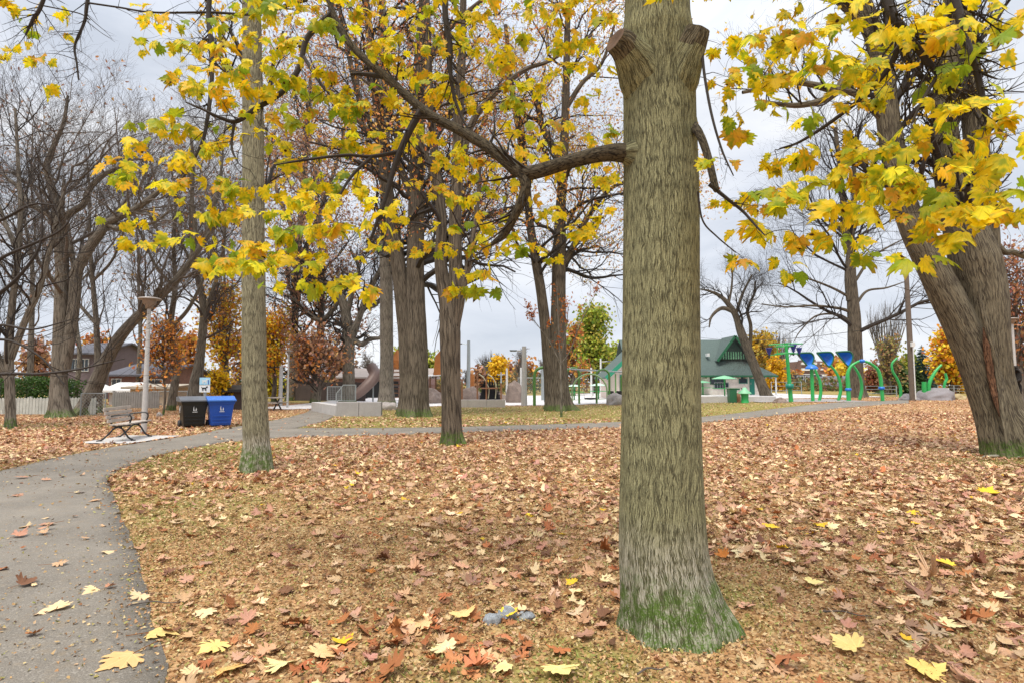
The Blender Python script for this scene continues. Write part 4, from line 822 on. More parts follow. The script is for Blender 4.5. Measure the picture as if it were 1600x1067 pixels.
tree('bare_tree', 'bare leaning trunk slanting right behind the bench and street lamp', 'tree', None,
     [[(131, 648, 17), (137, 632, 13), (150, 600, 12), (165, 565, 10.5), (185, 530, 9.5), (210, 500, 8), (235, 478, 7.5), (262, 452, 6.5), (290, 420, 5.5), (318, 375, 4.2), (332, 330, 3.2), (345, 270, 2.2), (350, 210, 1.2), (360, 150, .6)],
      [(300, 405, 5), (305, 360, 4), (300, 310, 3.4), (302, 250, 2.6), (296, 200, 2)], [(318, 378, 4), (345, 345, 3), (380, 320, 2.5)]],
     bare(40, 380, 2600, L=(2.6, 6.5), t0=.4, wig=.22, up=.3, ang=52, r=.008), M_barkG, M_twigG, None, fl=.5, S=16)
tree('bare_tree', 'slender bare trunk at the left frame edge with ivy at its foot', 'tree', None,
     [[(18, 669, 9), (17, 655, 7.5), (15, 600, 7), (14, 540, 6.5), (20, 470, 5), (28, 400, 4.5), (32, 330, 3.5), (28, 250, 2.8), (24, 170, 2)],
      [(17, 560, 5.5), (40, 500, 5), (62, 450, 4.5), (80, 380, 3.8), (100, 300, 2.5)], [(15, 600, 4.5), (-10, 540, 5), (-30, 480, 4)], [(30, 400, 4), (5, 340, 3), (-15, 280, 2)]],
     bare(60, 520, 3000, L=(2.2, 5.4), t0=.3, wig=.2, up=.15, ang=55, r=.006), M_barkG, M_twigD, None, fl=.25, S=14)
def rnd_tree(name, label, px, basepy, Y, hpx, rpx, spec, mb, mt, leaves=None, lean=0, group=None, split=True):
    """bare stem with a few forks, seen at hpx pixels height"""
    r = np.random.default_rng(int(abs(px)*13+Y)); st = [(px, basepy, rpx)]; x = px
    for k in range(1, 7):
        x += lean*hpx/6+r.normal(0, hpx*.012); st.append((x, basepy-hpx*k/6, rpx*(1-.14*k)))
    ss = [st]
    if split:
        for q in (2, 3, 4):
            x0, y0, r0 = st[q]; s = r.choice([-1, 1]); ss.append([(x0, y0, r0*.7), (x0+s*hpx*.08, y0-hpx*.09, r0*.6), (x0+s*hpx*(.13+.1*r.random()), y0-hpx*.25, r0*.45), (x0+s*hpx*(.15+.15*r.random()), y0-hpx*.42, r0*.2)])
    return tree(name, label, 'tree', Y, ss, spec, mb, mt, leaves, group, S=10)
rnd_tree('bare_tree', 'grey bare tree behind the street lamp and the orange sapling', 268, 640, 33, 380, 7, bare(40, 320, 1700, L=(2.6, 6), t0=.3, up=.6, r=.013), M_barkG, M_twigB)
tree('bare_tree', 'thick dark trunk standing behind the rubbish bins', 'tree', 36, [[(308, 633, 13), (306, 600, 10), (312, 560, 7.5), (318, 480, 6), (302, 400, 4), (298, 320, 2.5), (305, 240, 1.2)], [(316, 500, 4), (340, 430, 3), (352, 360, 2), (350, 280, 1)], [(310, 430, 3), (280, 370, 2), (262, 300, 1)]],
     bare(50, 460, 3200, L=(3.2, 7.5), t0=.3, up=.2, ang=55, r=.010), M_barkG, M_twigB, dict(n=500, size=.22, pal=RUSTP, sp=.3), fl=.6)
rnd_tree('bare_tree', 'slim bare tree between the leaning trunk and the garage', 157, 640, 31, 400, 6, bare(44, 360, 1800, L=(2, 5), t0=.25, up=.6, r=.012), M_barkG, M_twigG)
for (px, Y, hp, rp, lab) in [(48, 42, 420, 5, 'bare grey tree behind the hedge near the left frame edge'), (215, 48, 330, 4, 'distant bare tree rising over the brick house'), (345, 55, 300, 4, 'far bare tree above the yellow bush'), (-60, 36, 440, 7, 'bare tree reaching in over the left frame edge'), (118, 55, 330, 4, 'far bare tree behind the white window house')]:
    rnd_tree('bare_tree', lab, px, 612, Y, hp, rp, bare(40, 300, 1500, L=(3.5, 8), t0=.2, up=.5, r=.013), M_barkG, M_twigG, dict(n=250, size=.25, pal=PURP, sp=.4))
tree('bare_tree', 'gnarled spreading bare tree behind the concrete blocks', 'tree', 44,
     [[(544, 626, 14), (545, 600, 10), (544, 560, 9.5), (545, 530, 10), (540, 490, 8), (532, 465, 7.5), (515, 450, 5), (498, 440, 4), (470, 425, 3), (440, 428, 2)],
      [(547, 532, 8), (560, 500, 5.5), (572, 465, 5), (590, 430, 4.5), (605, 400, 3), (620, 380, 2)], [(543, 490, 5), (552, 450, 4), (560, 420, 3), (548, 390, 2)],
      [(552, 530, 5), (565, 538, 4.5), (578, 530, 4), (600, 528, 2.5)], [(568, 478, 4), (585, 478, 3), (598, 465, 2.5)], [(530, 470, 4), (505, 500, 4.5), (480, 490, 4), (462, 470, 3), (448, 460, 2)]],
     bare(60, 520, 2600, L=(2.4, 6.0), t0=.2, wig=.34, up=.2, r=.014), M_barkG, M_twigD, None, fl=.6)
tree('oak_tree', 'mid distance trunk with purple brown leaves beside the park lamp', 'tree', 46, [[(494, 628, 8), (494, 590, 6.5), (500, 540, 6), (502, 480, 5.5), (503, 420, 4.5), (498, 340, 3.5), (490, 250, 2.5)]],
     bare(46, 340, 1600, L=(3.5, 8.5), t0=.1, up=.1, r=.014), M_barkG, M_twigD, dict(n=3200, size=.26, pal=PURP, sp=.3), fl=.5)
tree('oak_tree', 'tall far oak with dark purple leaves above the gnarled tree', 'tree', 52, [[(455, 618, 8), (458, 560, 7), (462, 460, 6), (470, 340, 5), (480, 220, 4), (485, 120, 2.5)], [(463, 430, 4), (500, 330, 3.5), (530, 240, 2.5), (545, 160, 2)], [(466, 380, 4), (430, 290, 3), (415, 200, 2)]],
     bare(60, 420, 2000, L=(5, 11), t0=.25, up=.2, r=.016), M_barkG, M_twigD, dict(n=4200, size=.20, pal=PURP+RUSTP, sp=.35, zmin=11), fl=.5)
tree('bare_tree', 'upright bare tree behind the spray flowers in the right half', 'tree', 45,
     [[(1339, 624, 15), (1338, 600, 12), (1336, 540, 11), (1334, 490, 10), (1331, 440, 7.5), (1330, 410, 6), (1322, 365, 6), (1318, 320, 5), (1312, 260, 4), (1305, 200, 3)],
      [(1328, 470, 6), (1325, 430, 5.5), (1330, 370, 5), (1335, 310, 4), (1333, 230, 3)],
      [(1330, 488, 3), (1310, 482, 2.4), (1270, 478, 1.9), (1225, 480, 1.3), (1190, 475, .7)], [(1328, 465, 2.6), (1300, 450, 2), (1260, 435, 1.5), (1215, 425, .7)],
      [(1332, 505, 2.4), (1310, 492, 1.9), (1275, 494, 1.5), (1250, 518, 1), (1240, 535, .5)], [(1338, 475, 2.6), (1355, 455, 2), (1385, 450, 1.5), (1415, 440, .7)], [(1336, 440, 2.6), (1360, 405, 2), (1390, 385, 1.4), (1420, 370, .7)], [(1322, 370, 2.4), (1290, 340, 1.6), (1250, 320, .8)]],
     bare(64, 620, 3200, L=(5.0, 11.5), t0=.22, wig=.16, up=.22, ang=58, r=.008), M_barkO, M_twigD, None, fl=.5)
tree('bare_tree', 'crooked bare tree leaning left over the pavilion', 'tree', 52,
     [[(1197, 617, 9), (1190, 600, 8), (1180, 575, 7.5), (1168, 545, 7.5), (1158, 520, 7), (1152, 500, 5.5), (1145, 485, 5), (1128, 465, 3.4), (1108, 455, 2), (1092, 452, .8)],
      [(1148, 488, 4), (1128, 482, 3.5), (1112, 495, 2.2), (1108, 512, 1)], [(1172, 545, 3), (1173, 510, 3), (1168, 485, 2.6), (1178, 460, 2), (1180, 440, 1.4)], [(1150, 490, 2.6), (1160, 460, 2.2), (1175, 430, 1.5)], [(1138, 478, 2), (1143, 450, 1.8), (1145, 420, 1.2)]],
     bare(34, 300, 1400, L=(2.2, 5.4), t0=.45, wig=.30, up=.2, r=.009), M_barkO, M_twigD, None, fl=.5)
# coloured and far trees
def crown(name, label, px, Y, top, base, w, pal, n, size, cat='tree', group=None, trunkr=3, t0=.15, twig=None, r=.014, tpl=TUFT6, sp=.35, L=None):
    h = base-top; hm = h*Y/FPX; wm = w*Y/FPX
    L = L or (wm*.25, wm*.55)
    st = [[(px, base, trunkr), (px+w*.01, base-h*.3, trunkr*.85), (px-w*.02, base-h*.6, trunkr*.6), (px, top+h*.08, trunkr*.2)]]
    sp_ = [dict(n=46, L=L, ang=55, up=.35, wig=.15, rf=.4, K=8, t0=t0, S=4, rmin=r), dict(n=300, L=(L[0]*.4, L[1]*.5), ang=42, up=.2, wig=.2, rf=.5, K=6, S=3, rmin=r*.8), dict(n=900, L=(L[0]*.2, L[1]*.25), ang=40, up=.1, wig=.2, rf=.6, K=4, S=3, rmin=r*.6)]
    size = size*1.15; return tree(name, label, cat, Y, st, sp_, M_barkG, twig or M_twigB, dict(n=int(n*.62), size=size*.95, pal=pal, sp=sp*.7, tpl=tpl) if n else None, group, S=8)
crown('young_oak', 'small rust orange tree in front of the cream garage', 257, 28, 520, 652, 130, [(.72, .30, .06), (.60, .22, .05), (.76, .42, .08), (.42, .18, .06)], 1300, .15, trunkr=2, t0=.35, sp=.30, tpl=OAKS)
crown('maple_tree', 'orange maple left of the mossy trunk above the park sign', 352, 40, 470, 628, 150, ORAP+YELP, 2300, .19, trunkr=5, t0=.3, sp=.35, tpl=STAR)
crown('maple_tree', 'orange and yellow maple glowing right of the mossy trunk', 428, 45, 505, 632, 130, ORAP+YELP, 2600, .21, trunkr=4, t0=.2, sp=.4, tpl=STAR)
crown('shrub', 'vivid yellow shrub behind the park sign', 345, 34, 590, 634, 60, [(.75, .52, .02), (.7, .42, .02)], 1300, .16, cat='shrub', trunkr=1.5, t0=.05, sp=.25, tpl=STAR)
crown('shrub', 'yellow green shrub low beside the concrete park post', 425, 50, 585, 625, 50, [(.6, .55, .04), (.7, .5, .03)], 900, .22, cat='shrub', trunkr=1.5, t0=.05, sp=.25, tpl=STAR)
crown('oak_tree', 'low reddish brown tree before the dark fence', 497, 42, 555, 628, 170, PURP+RUSTP[:1], 2000, .2, trunkr=4, t0=.2, sp=.4)
crown('ash_tree', 'green leaved tree beyond the swing arches', 926, 75, 497, 615, 110, GRNP, 5200, .36, trunkr=5, t0=.1, sp=.7, tpl=TUFT6)
crown('beech_tree', 'copper and bare tree left of the green one', 895, 66, 515, 615, 80, RUSTP+GRNP[:1], 1300, .3, trunkr=4, t0=.1, sp=.5)
crown('maple_tree', 'golden tree directly behind the pavilion roof end', 1192, 85, 536, 612, 75, [(.62, .40, .03), (.52, .36, .04), (.40, .32, .05)], 3800, .42, trunkr=5, t0=.05, sp=.8, tpl=TUFT6)
crown('maple_tree', 'smaller bright yellow tree at the pavilion corner', 1213, 78, 566, 614, 36, [(.75, .48, .02), (.70, .40, .02)], 1900, .34, trunkr=3, t0=.05, sp=.5, tpl=TUFT6)
crown('maple_tree', 'bright yellow round tree far behind the big boulder', 779, 110, 570, 607, 42, [(.75, .48, .02), (.66, .40, .02)], 2600, .5, trunkr=4, t0=.05, sp=.7, tpl=TUFT6)
crown('maple_tree', 'yellow and rust maple left of the old twin trunk', 1488, 62, 530, 618, 90, YELP+ORAP[:2]+[(.35, .12, .06)], 4600, .34, trunkr=5, t0=.08, sp=.65, tpl=TUFT6)
crown('oak_tree', 'dark red oak seen between and right of the twin stems', 1590, 30, 400, 640, 200, [(.38, .17, .09), (.44, .22, .09), (.28, .12, .08)], 2400, .17, trunkr=7, t0=.2, sp=.35, tpl=OAKS)
crown('maple_tree', 'golden maple cut by the right frame edge', 1650, 34, 420, 640, 130, YELP, 3600, .2, trunkr=7, t0=.25, sp=.3, tpl=STAR)
crown('oak_tree', 'reddish tree behind the upright bare tree', 1365, 75, 575, 618, 40, [(.30, .10, .06), (.24, .12, .06)], 1300, .3, trunkr=3, t0=.05, sp=.5)
crown('hackberry_tree', 'brown shrubby tree right of the spray arch', 1388, 56, 535, 618, 70, [(.36, .22, .10), (.28, .26, .08)], 800, .22, trunkr=4, t0=.05, sp=.5)
def broom(label, px, Y, top, base, w):
    """upright many-stemmed bare tree"""
    r = np.random.default_rng(abs(px)); ss = []
    for k in range(13):
        a = (k-6)/6*w/2; ss.append([(px+a*.08, base, 2.2), (px+a*.3, base-(base-top)*.35, 1.5), (px+a*.75, base-(base-top)*.7, .9), (px+a*1.0+r.normal(0, 2), top+abs(a)*.5+r.uniform(0, 8), .4)])
    tree('bare_tree', label, 'tree', Y, ss, [dict(n=260, L=(1.0, 3.4), ang=22, up=.9, wig=.08, rf=.5, K=5, t0=.25, S=3, rmin=.015), dict(n=700, L=(.6, 1.6), ang=24, up=.7, wig=.08, rf=.6, K=4, S=3, rmin=.011)], M_barkG, M_twigG, None, S=6)
broom('upright fan of bare stems behind the spray arch', 1386, 60, 488, 612, 62)
broom('upright bare tree behind the pavilion roof end', 1212, 95, 518, 612, 50)
broom('bare feathery tree behind the far lamp posts left of the two stemmed oak', 768, 120, 556, 606, 34)
def spruce(label, px, Y, top, base, w, col, cat='tree', name='spruce_tree'):
    b = onground(px, Y); root = thing(name, label, cat, b); p1 = at(px, top, Y); h = p1[2]-b[2]; wm = w*Y/FPX/2
    MB().tube([(0, 0, 0), (0, 0, h*.97)], [.16, .03], 8).build('trunk', M_twigB, root)
    n = 5200; t = 1-np.sqrt(rng.random(n)); lay = np.floor(t*16)/16+rng.normal(0, .008, n); th = rng.uniform(0, 6.28, n); arm = .75+.35*np.sin(th*5+lay*40)
    rad = wm*(1-lay)*arm*np.sqrt(rng.random(n)); pos = np.stack([np.cos(th)*rad, np.sin(th)*rad, h*(.03+.95*lay)-rad*.32+rng.normal(0, .03, n)], -1)
    tip = np.stack([np.cos(th), np.sin(th), -.3+0*th], -1)+.4*unitrand(n)
    leafmesh('foliage', [(-.13, 0), (.13, 0), (.09, .7), (0, 1)], .4, pos, tip, unitrand(n)+np.array([0, 0, .6]), rng.uniform(.5, 1.0, n)*wm*.20, pick([col, tuple(c*.6 for c in col), tuple(c*1.4 for c in col)], [2, 1, 1], n), rng.normal(0, .2, (n, 4)), M_oak, root)
spruce('dark blue green spruce left of the yellow rust maple', 1443, 78, 536, 616, 52, (.035, .075, .065))
spruce('broad green pine behind the bare utility pole', 1405, 60, 560, 618, 76, (.06, .10, .03), name='pine_tree')
spruce('second low green pine right of the utility pole', 1432, 64, 575, 618, 60, (.05, .09, .03), name='pine_tree')
spruce('dark green conifer behind the orange maple', 415, 62, 478, 612, 90, (.03, .06, .025), name='pine_tree')
# distant mixed trees that close the horizon
k = 0
kinds = [('bare grey', M_twigG, None), ('brown leaved', M_twigB, RUSTP), ('purple brown', M_twigB, PURP), ('faded yellow', M_twigB, YELP), ('dull green', M_twigB, GRNP)]
spots = [(-60, 70, 80, 1), (0, 75, 60, 0), (60, 80, 70, 2), (150, 80, 75, 1), (205, 70, 60, 2), (290, 75, 80, 1), (380, 80, 80, 2), (475, 70, 60, 1), (530, 85, 60, 2), (575, 80, 55, 0), (625, 95, 55, 4), (668, 95, 50, 4), (700, 130, 34, 2), (730, 140, 30, 0), (752, 125, 28, 2),
         (800, 130, 32, 2), (822, 120, 36, 1), (850, 110, 45, 0), (815, 75, 60, 0), (960, 95, 60, 4), (1010, 100, 45, 1), (1060, 110, 50, 0), (1110, 120, 42, 1), (1165, 120, 50, 1), (1310, 140, 40, 1), (1330, 120, 42, 3), (1420, 100, 50, 4), (1520, 90, 60, 1), (1560, 80, 62, 3), (1620, 80, 70, 2), (1690, 85, 70, 1), (1240, 170, 22, 1)]
where = ['left of the frame', 'at the left frame edge', 'over the hedge', 'above the leaning trunk foot', 'over the garage', 'behind the bins', 'behind the mossy trunk', 'left of the gnarled tree', 'behind the gnarled tree', 'left of the double oak', 'hidden by the double oak', 'right of the double oak', 'right of the forked trunk', 'above the climbing ropes', 'above the rope arches', 'right of the yellow round tree', 'above the boulder', 'left of the two stemmed oak', 'tall over the far lamp', 'beside the green ash', 'behind the gable', 'behind the pavilion ridge', 'behind the pavilion roof', 'right of the pavilion dormer', 'between the tulips', 'beside the upright bare tree', 'right of the utility pole', 'behind the twin trunk foot', 'between the twin stems', 'behind the right lamp', 'far past the right edge', 'above the dark house']
for (px, Y, h, kk), wh in zip(spots, where):
    nm, tw, pal = kinds[kk]
    crown('distant_tree', f'small distant {nm} tree {wh}', px, Y, 612-h, 609, h*.95, pal, 1000 if pal else 0, .006*Y, trunkr=2.0, t0=.05, twig=tw, r=.00045*Y, sp=.011*Y, group='distant trees closing the park')

# far mixed shrubbery along the back of the park
n = 30000; xx = rng.uniform(-95, 100, n); yy = rng.uniform(82, 92, n); top = 2.3+1.1*np.sin(xx*.21)+.8*np.sin(xx*.53+1)+.5*np.sin(xx*1.3)
pos = np.stack([xx, yy, rng.random(n)**.8*np.maximum(top, .6)], -1); ci = (np.sin(xx*.37)+np.sin(xx*.11+2)+rng.normal(0, .5, n)); pal = np.array([(.16, .11, .09), (.22, .13, .09), (.14, .17, .06), (.34, .22, .08), (.10, .12, .06)])
col = pal[np.clip(((ci+2)/4*5).astype(int), 0, 4)]*(1+.2*rng.normal(size=(n, 1)))
tag(leafmesh('distant_shrubs', BIT, .45, pos, unitrand(n), unitrand(n)+np.array([0, -.5, .4]), rng.uniform(.25, .6, n), np.clip(col, .01, .9), rng.normal(0, .3, (n, 4)), M_oak), 'mixed brown and green shrubbery closing the far side of the park', 'shrubs', kind='stuff')
# ------------------------------------------------------------- bench
def bench():
    b = G(200, 688); b = np.array((-10.9, 16.4, float(hgt(-10.9, 16.4))+.03))
    r = thing('park_bench', 'slatted grey wood bench with black curled iron arms on a concrete pad', 'bench', b, math.atan2(1, -.25))
    # local x along the bench, local -y is the front (faces the path)
    for k, (y, z) in enumerate([(-.30, .445), (-.19, .44), (-.08, .435), (.03, .43)]):
        MB().box(-.9, .9, y-.047, y+.047, z, z+.035).build('seat_slat', M_wood, r, bevel=.004)
    for k in range(4):
        z = .50+k*.105; y = .13+k*.035
        MB().box(-.9, .9, y-.017, y+.017, z, z+.088).build('back_slat', M_wood, r, bevel=.004)
    for x in (-.62, .62):
        m = MB()
        m.tube([(x, -.40, .02), (x, -.28, .10), (x, -.15, .30), (x, -.06, .36), (x, .06, .34), (x, .20, .18), (x, .34, .04), (x, .42, .02)], .024, 8, smooth=5)
        m.tube([(x, -.33, .42), (x, -.15, .405), (x, .02, .39), (x, .11, .42), (x, .15, .52), (x, .27, .90)], .022, 8, smooth=5)
        m.tube([(x, -.10, .36), (x, -.10, .41)], .03, 8); m.tube([(x, .03, .35), (x, .03, .40)], .03, 8)
        m.box(x-.03, x+.03, -.46, -.36, 0, .025); m.box(x-.03, x+.03, .36, .47, 0, .025)
        m.build('support', M_black, r, True)
        MB().tube([(x, .20, .66), (x, .05, .69), (x, -.15, .71), (x, -.28, .70), (x, -.34, .62), (x, -.31, .50), (x, -.29, .43)], .021, 8, smooth=6).build('armrest', M_black, r, True)
bench()
# ------------------------------------------------------------- lamps
def mushroom_lamp(px, basey, Y, topy, lab, k=1.0, headpx=17):
    b = onground(px, Y) if Y else G(px, basey); Y = b[1]; h = at(px, topy, Y)[2]-b[2]; hr = px2m(headpx, Y)
    r = thing('street_lamp', lab, 'street lamp', b, 0, 'white park lamps with flat round heads')
    MB().tube([(0, 0, 0), (0, 0, h*.5), (0, 0, h-.9*hr)], [.088*k, .07*k, .055*k], 14).build('pole', M_pole, r, True)
    MB().lathe([(a*hr, c*hr) for a, c in [(0, -.95), (.30, -.93), (.34, -.62), (.52, -.50), (.60, -.12), (.60, -.05)]], 24, (0, 0, h)).build('lamp_housing', mat('lamp_brown', (.26, .20, .16), .6, .2, 6, 0), r, True)
    MB().lathe([(a*hr, c*hr) for a, c in [(.55, -.08), (.98, -.10), (1.0, -.02), (.85, .06), (.4, .14), (0, .16)]], 24, (0, 0, h)).build('lamp_shade', mat('lamp_cap', (.30, .26, .23), .55, .2, 6, 0), r, True)
mushroom_lamp(228, 676, 18.6, 467, 'tall white lamp post with a flat round head directly behind the bench')
mushroom_lamp(357, 618, 50, 574, 'small far white lamp seen over the blue bin', headpx=5)
mushroom_lamp(450, 637, 37, 548, 'slim white lamp post right of the mossy trunk', .8, headpx=6)
mushroom_lamp(1587, 640, 28, 498, 'white lamp post behind the right twin trunk', headpx=9)
def arm_lamp(px, topy, basey, Y, arm, lab, side=-1, w=.09, m=None, heads=1):
    b = onground(px, Y); h = at(px, topy, Y)[2]-b[2]; r = thing('light_pole', lab, 'light pole', b, 0, 'tall poles with flat lamp arms in the playground')
    MB().tube([(0, 0, 0), (0, 0, h)], [w*1.5, w], 10).build('pole', m or M_steel, r, True); a = px2m(arm, Y)
    for s in ([side] if heads == 1 else [-1, 1]):
        MB().tube([(0, 0, h-.35), (s*a*.7, 0, h-.28)], .035, 6).build('lamp_arm', m or M_steel, r)
        MB().box(min(s*a*.55, s*a*1.15), max(s*a*.55, s*a*1.15), -.14, .14, h-.36, h-.25, .8).build('lamp_head', mat('lamp_head_grey', (.22, .24, .26), .4, .1, 5, 0), r, bevel=.02)
arm_lamp(732, 532, 632, 52, 18, 'dark grey pole with arm to the left beside the forked trunk', w=.14)
arm_lamp(819, 541, 632, 40, 20, 'thick grey pole with arm to the left beside the big brown boulder', w=.15, m=M_pole)
arm_lamp(783, 581, 622, 70, 6, 'twin headed lamp pole in front of the yellow round tree', heads=2, w=.08)
arm_lamp(716, 578, 622, 80, 8, 'far twin headed lamp pole above the climbing ropes', heads=2, w=.08)
arm_lamp(924, 574, 630, 58, 16, 'white twin headed lamp pole behind the swing arches', heads=2, w=.08, m=M_white)
arm_lamp(939, 560, 630, 60, 17, 'white lamp pole with arm to the right by the green gable', side=1, w=.09, m=M_white)
arm_lamp(1176, 590, 617, 60, 2, 'thin white post at the pavilion corner', w=.05, m=M_white)
def post(px, topy, Y, w, m, name, lab, cat='post'):
    b = onground(px, Y); h = at(px, topy, Y)[2]-b[2]; o = MB().tube([(0, 0, 0), (0, 0, h*.6), (0, 0, h)], [w, w*.92, w*.85], 10).build(name, m, None, True); o.location = [float(v) for v in b]; tag(o, lab, cat)
post(439, 571, 40, .14, M_pole, 'concrete_post', 'short square looking pale post left of the slim lamp')
post(792, 575, 60, .13, M_pole, 'wooden_post', 'pale post left of the yellow round tree')
post(814, 574, 47, .10, M_white, 'white_post', 'thin white post leaning beside the thick grey pole')
post(848, 576, 52, .16, M_steel, 'grey_post', 'grey post behind the leftmost swing arch')
def utility_pole():
    b = onground(1425, 38); r = thing('utility_pole', 'bare brown wooden utility pole leaning slightly left', 'utility pole', b); t = at(1416, 425, 38)-b
    MB().tube([(0, 0, 0), tuple(t*.5), tuple(t)], [.185, .165, .135], 12).build('pole', mat('pole_wood', (.15, .115, .09), .85, .25, 4, .3), r, True)
    q = t*.43; MB().box(-.12, .12, -.33, -.2, q[2]-.15, q[2]+.15, c=(q[0], 0, 0)).build('meter_box', M_white, r)
    MB().tube([(.0, -.28, .1), (q[0], -.28, q[2])], .035, 6).build('conduit', M_white, r)
utility_pole()
def wire(p, q, lab):
    a, b = np.array(p), np.array(q); t = np.linspace(0, 1, 24)[:, None]; P = a*(1-t)+b*t; P[:, 2] -= 4*.9*(t[:, 0]*(1-t[:, 0]))
    o = MB().tube(P, .022, 4).build('overhead_wire', M_black, None, True); tag(o, lab, 'wire')
wire(at(1080, 525, 90), at(1420, 505, 38), 'thin overhead wire from the pavilion toward the utility pole')
wire(at(1418, 480, 38), at(1760, 460, 60), 'thin overhead wire running right from the utility pole')

# ------------------------------------------------------------- rubbish bins and the park sign
def bin_(px, basey, lab, body, lidc, rz, logo):
    b = G(px, basey); r = thing('wheeled_bin', lab, 'bin', b, rz); m1 = mat('bin_'+logo, body, .38, .12, 3, .1, .003); m2 = mat('bin_lid_'+logo, lidc, .38, .15, 3, .1, .003)
    MB().box(-.40, .40, -.36, .36, .06, .84, .80).build('body', m1, r, bevel=.03)
    MB().box(-.44, .44, -.40, .40, .80, .93, .93).build('collar', m1, r, bevel=.02)
    m = MB(); n = 8
    for k in range(n):     # domed, sloping lid
        y0, y1 = -.44+k*.11, -.44+(k+1)*.11; z = lambda y: .97+.14*sst(-.45, .1, y)-.02*(y > .2)
        m.add([(-.46, y0, .93), (.46, y0, .93), (.46, y1, .93), (-.46, y1, .93), (-.46, y0, z(y0)), (.46, y0, z(y0)), (.46, y1, z(y1)), (-.46, y1, z(y1))],
              [(3, 2, 1, 0), (4, 5, 6, 7), (0, 1, 5, 4), (1, 2, 6, 5), (2, 3, 7, 6), (3, 0, 4, 7)])
    m.build('lid', m2, r, bevel=0)
    MB().tube([(-.3, .42, .95), (-.3, .52, .98), (.3, .52, .98), (.3, .42, .95)], .022, 8).build('handle', m1, r, True)
    for x in (-.36, .36):
        w = MB(); V = []
        w.lathe([(0, -.035), (.11, -.035), (.13, -.02), (.13, .02), (.11, .035), (0, .035)], 20); v = np.vstack(w.v); w.v = [np.stack([v[:, 2]+x, v[:, 0]+.30, v[:, 1]+.13], 1)]
        w.build('wheel', mat('tyre_grey', (.045, .045, .048), .7, .2, 6, 0), r, True)
    for k in range(3): MB().box(-.30+.0*k, .30, -.355-.004*k, -.345, .16+k*.12, .19+k*.12).build('rib', m1, r)
    # white emblem: two curved towers round a small dome, a short line beneath (front face, and the side)
    for f in (0, 1):
        g = MB()
        for s in (-1, 1):
            pts = [(s*.015, 0), (s*.05, 0), (s*.058, .06+.04*(s < 0)), (s*.035, .12+.05*(s < 0)), (s*.028, .06), (s*.015, .03)]
            g.poly([((x, -.372, z+.60) if f == 0 else (-.402, x, z+.60)) for x, z in pts], .012, (0, -1, 0) if f == 0 else (-1, 0, 0))
        g.poly([((x, -.372, z+.55) if f == 0 else (-.402, x, z+.55)) for x, z in [(-.08, 0), (.08, 0), (.08, .02), (-.08, .02)]], .012, (0, -1, 0) if f == 0 else (-1, 0, 0))
        g.build('emblem', M_white, r)
bin_(300, 667, 'black wheeled bin with a grey lid and small white emblem', (.012, .013, .013), (.14, .15, .17), R_(40), 'black')
bin_(343, 666, 'bright blue wheeled recycling bin beside the black one', (.012, .08, .42), (.05, .17, .55), R_(36), 'blue')
def sign():
    b = onground(321, 21.5); r = thing('park_sign', 'small two panel park rules sign on a post behind the bins', 'sign', b, R_(8)); z1 = at(321, 590, 21.5)[2]; z0 = at(321, 613, 21.5)[2]; mid = (z0+z1)/2
    MB().box(-.035, .035, -.035, .035, 0, z1-.03).build('post', M_steel, r)
    o = MB().box(-.185, .185, -.06, -.045, mid+.01, z1).build('upper_panel', mat('sign_blue', (.35, .62, .78), .5, .1, 8, 0), r); o['label'] = 'pale blue panel with white and black walking figure'
    MB().box(-.185, .185, -.06, -.045, z0, mid-.01).build('lower_panel', M_white, r)
    for (c, m_, s) in ((mid+.13, M_white, 1), (mid-.14, M_black, 1)):      # four-legged animal pictogram and walker
        g = MB(); L = lambda pts: g.poly([(x, -.062, z+c) for x, z in pts], .006, (0, -1, 0))
        L([(-.09, -.01), (.06, -.01), (.06, .045), (-.09, .045)]); L([(.05, .02), (.11, .05), (.11, .09), (.05, .085)])
        for x in (-.085, -.055, .02, .048): L([(x, -.075), (x+.018, -.075), (x+.018, -.005), (x, -.005)])
        L([(-.125, .07), (-.112, .078), (-.085, .035), (-.095, .028)]); g.build('pictogram', m_, r)
    g = MB(); g.poly([(x, -.062, z+mid+.12) for x, z in [(.115, -.09), (.14, -.09), (.14, .06), (.115, .06)]], .006, (0, -1, 0)); g.build('pictogram', M_navy, r)
sign()

# ------------------------------------------------------------- left background: fences, hedge, houses
def board_fence(p0, p1, z1, lab, m, bw=.145, name='board_fence', gap=.02, post_every=12, rails=True):
    a = np.array((p0[0], p0[1], float(hgt(*p0)))); b = np.array((p1[0], p1[1], float(hgt(*p1)))); L = np.linalg.norm(b-a); rz = math.atan2(b[1]-a[1], b[0]-a[0])
    r = thing(name, lab, 'fence', a, rz); g = MB(); n = int(L/(bw+gap))
    for i in range(n):
        x = i*(bw+gap); h = z1+random.uniform(-.02, .02); g.box(x, x+bw, -.01, .01+random.uniform(0, .004), .02, h)
        if bw < .2: g.poly([(x, -.01, h), (x+bw, -.01, h), (x+bw*.5, -.01, h+.06)], .02, (0, 1, 0))
    g.build('boards', m, r)
    for i in range(0, n, post_every): x = i*(bw+gap); MB().box(x-.05, x+.05, .03, .13, 0, z1+.10).build('fence_post', m, r)
    for z in (.25, z1-.25): MB().box(0, L, .012, .03, z, z+.08).build('rail', m, r)
M_fence = mat('fence_pale', (.46, .48, .44), .85, .3, 2.2, .3, .004); M_fenceG = mat('fence_grey', (.27, .255, .24), .85, .25, 2.2, .3, .004); M_fenceD = mat('fence_dark', (.085, .065, .06), .85, .25, 1.5, .3, .004)
board_fence((-36, 29.5), (-20.6, 28.8), .80, 'low pale weathered picket board fence behind the left trunks', M_fence)
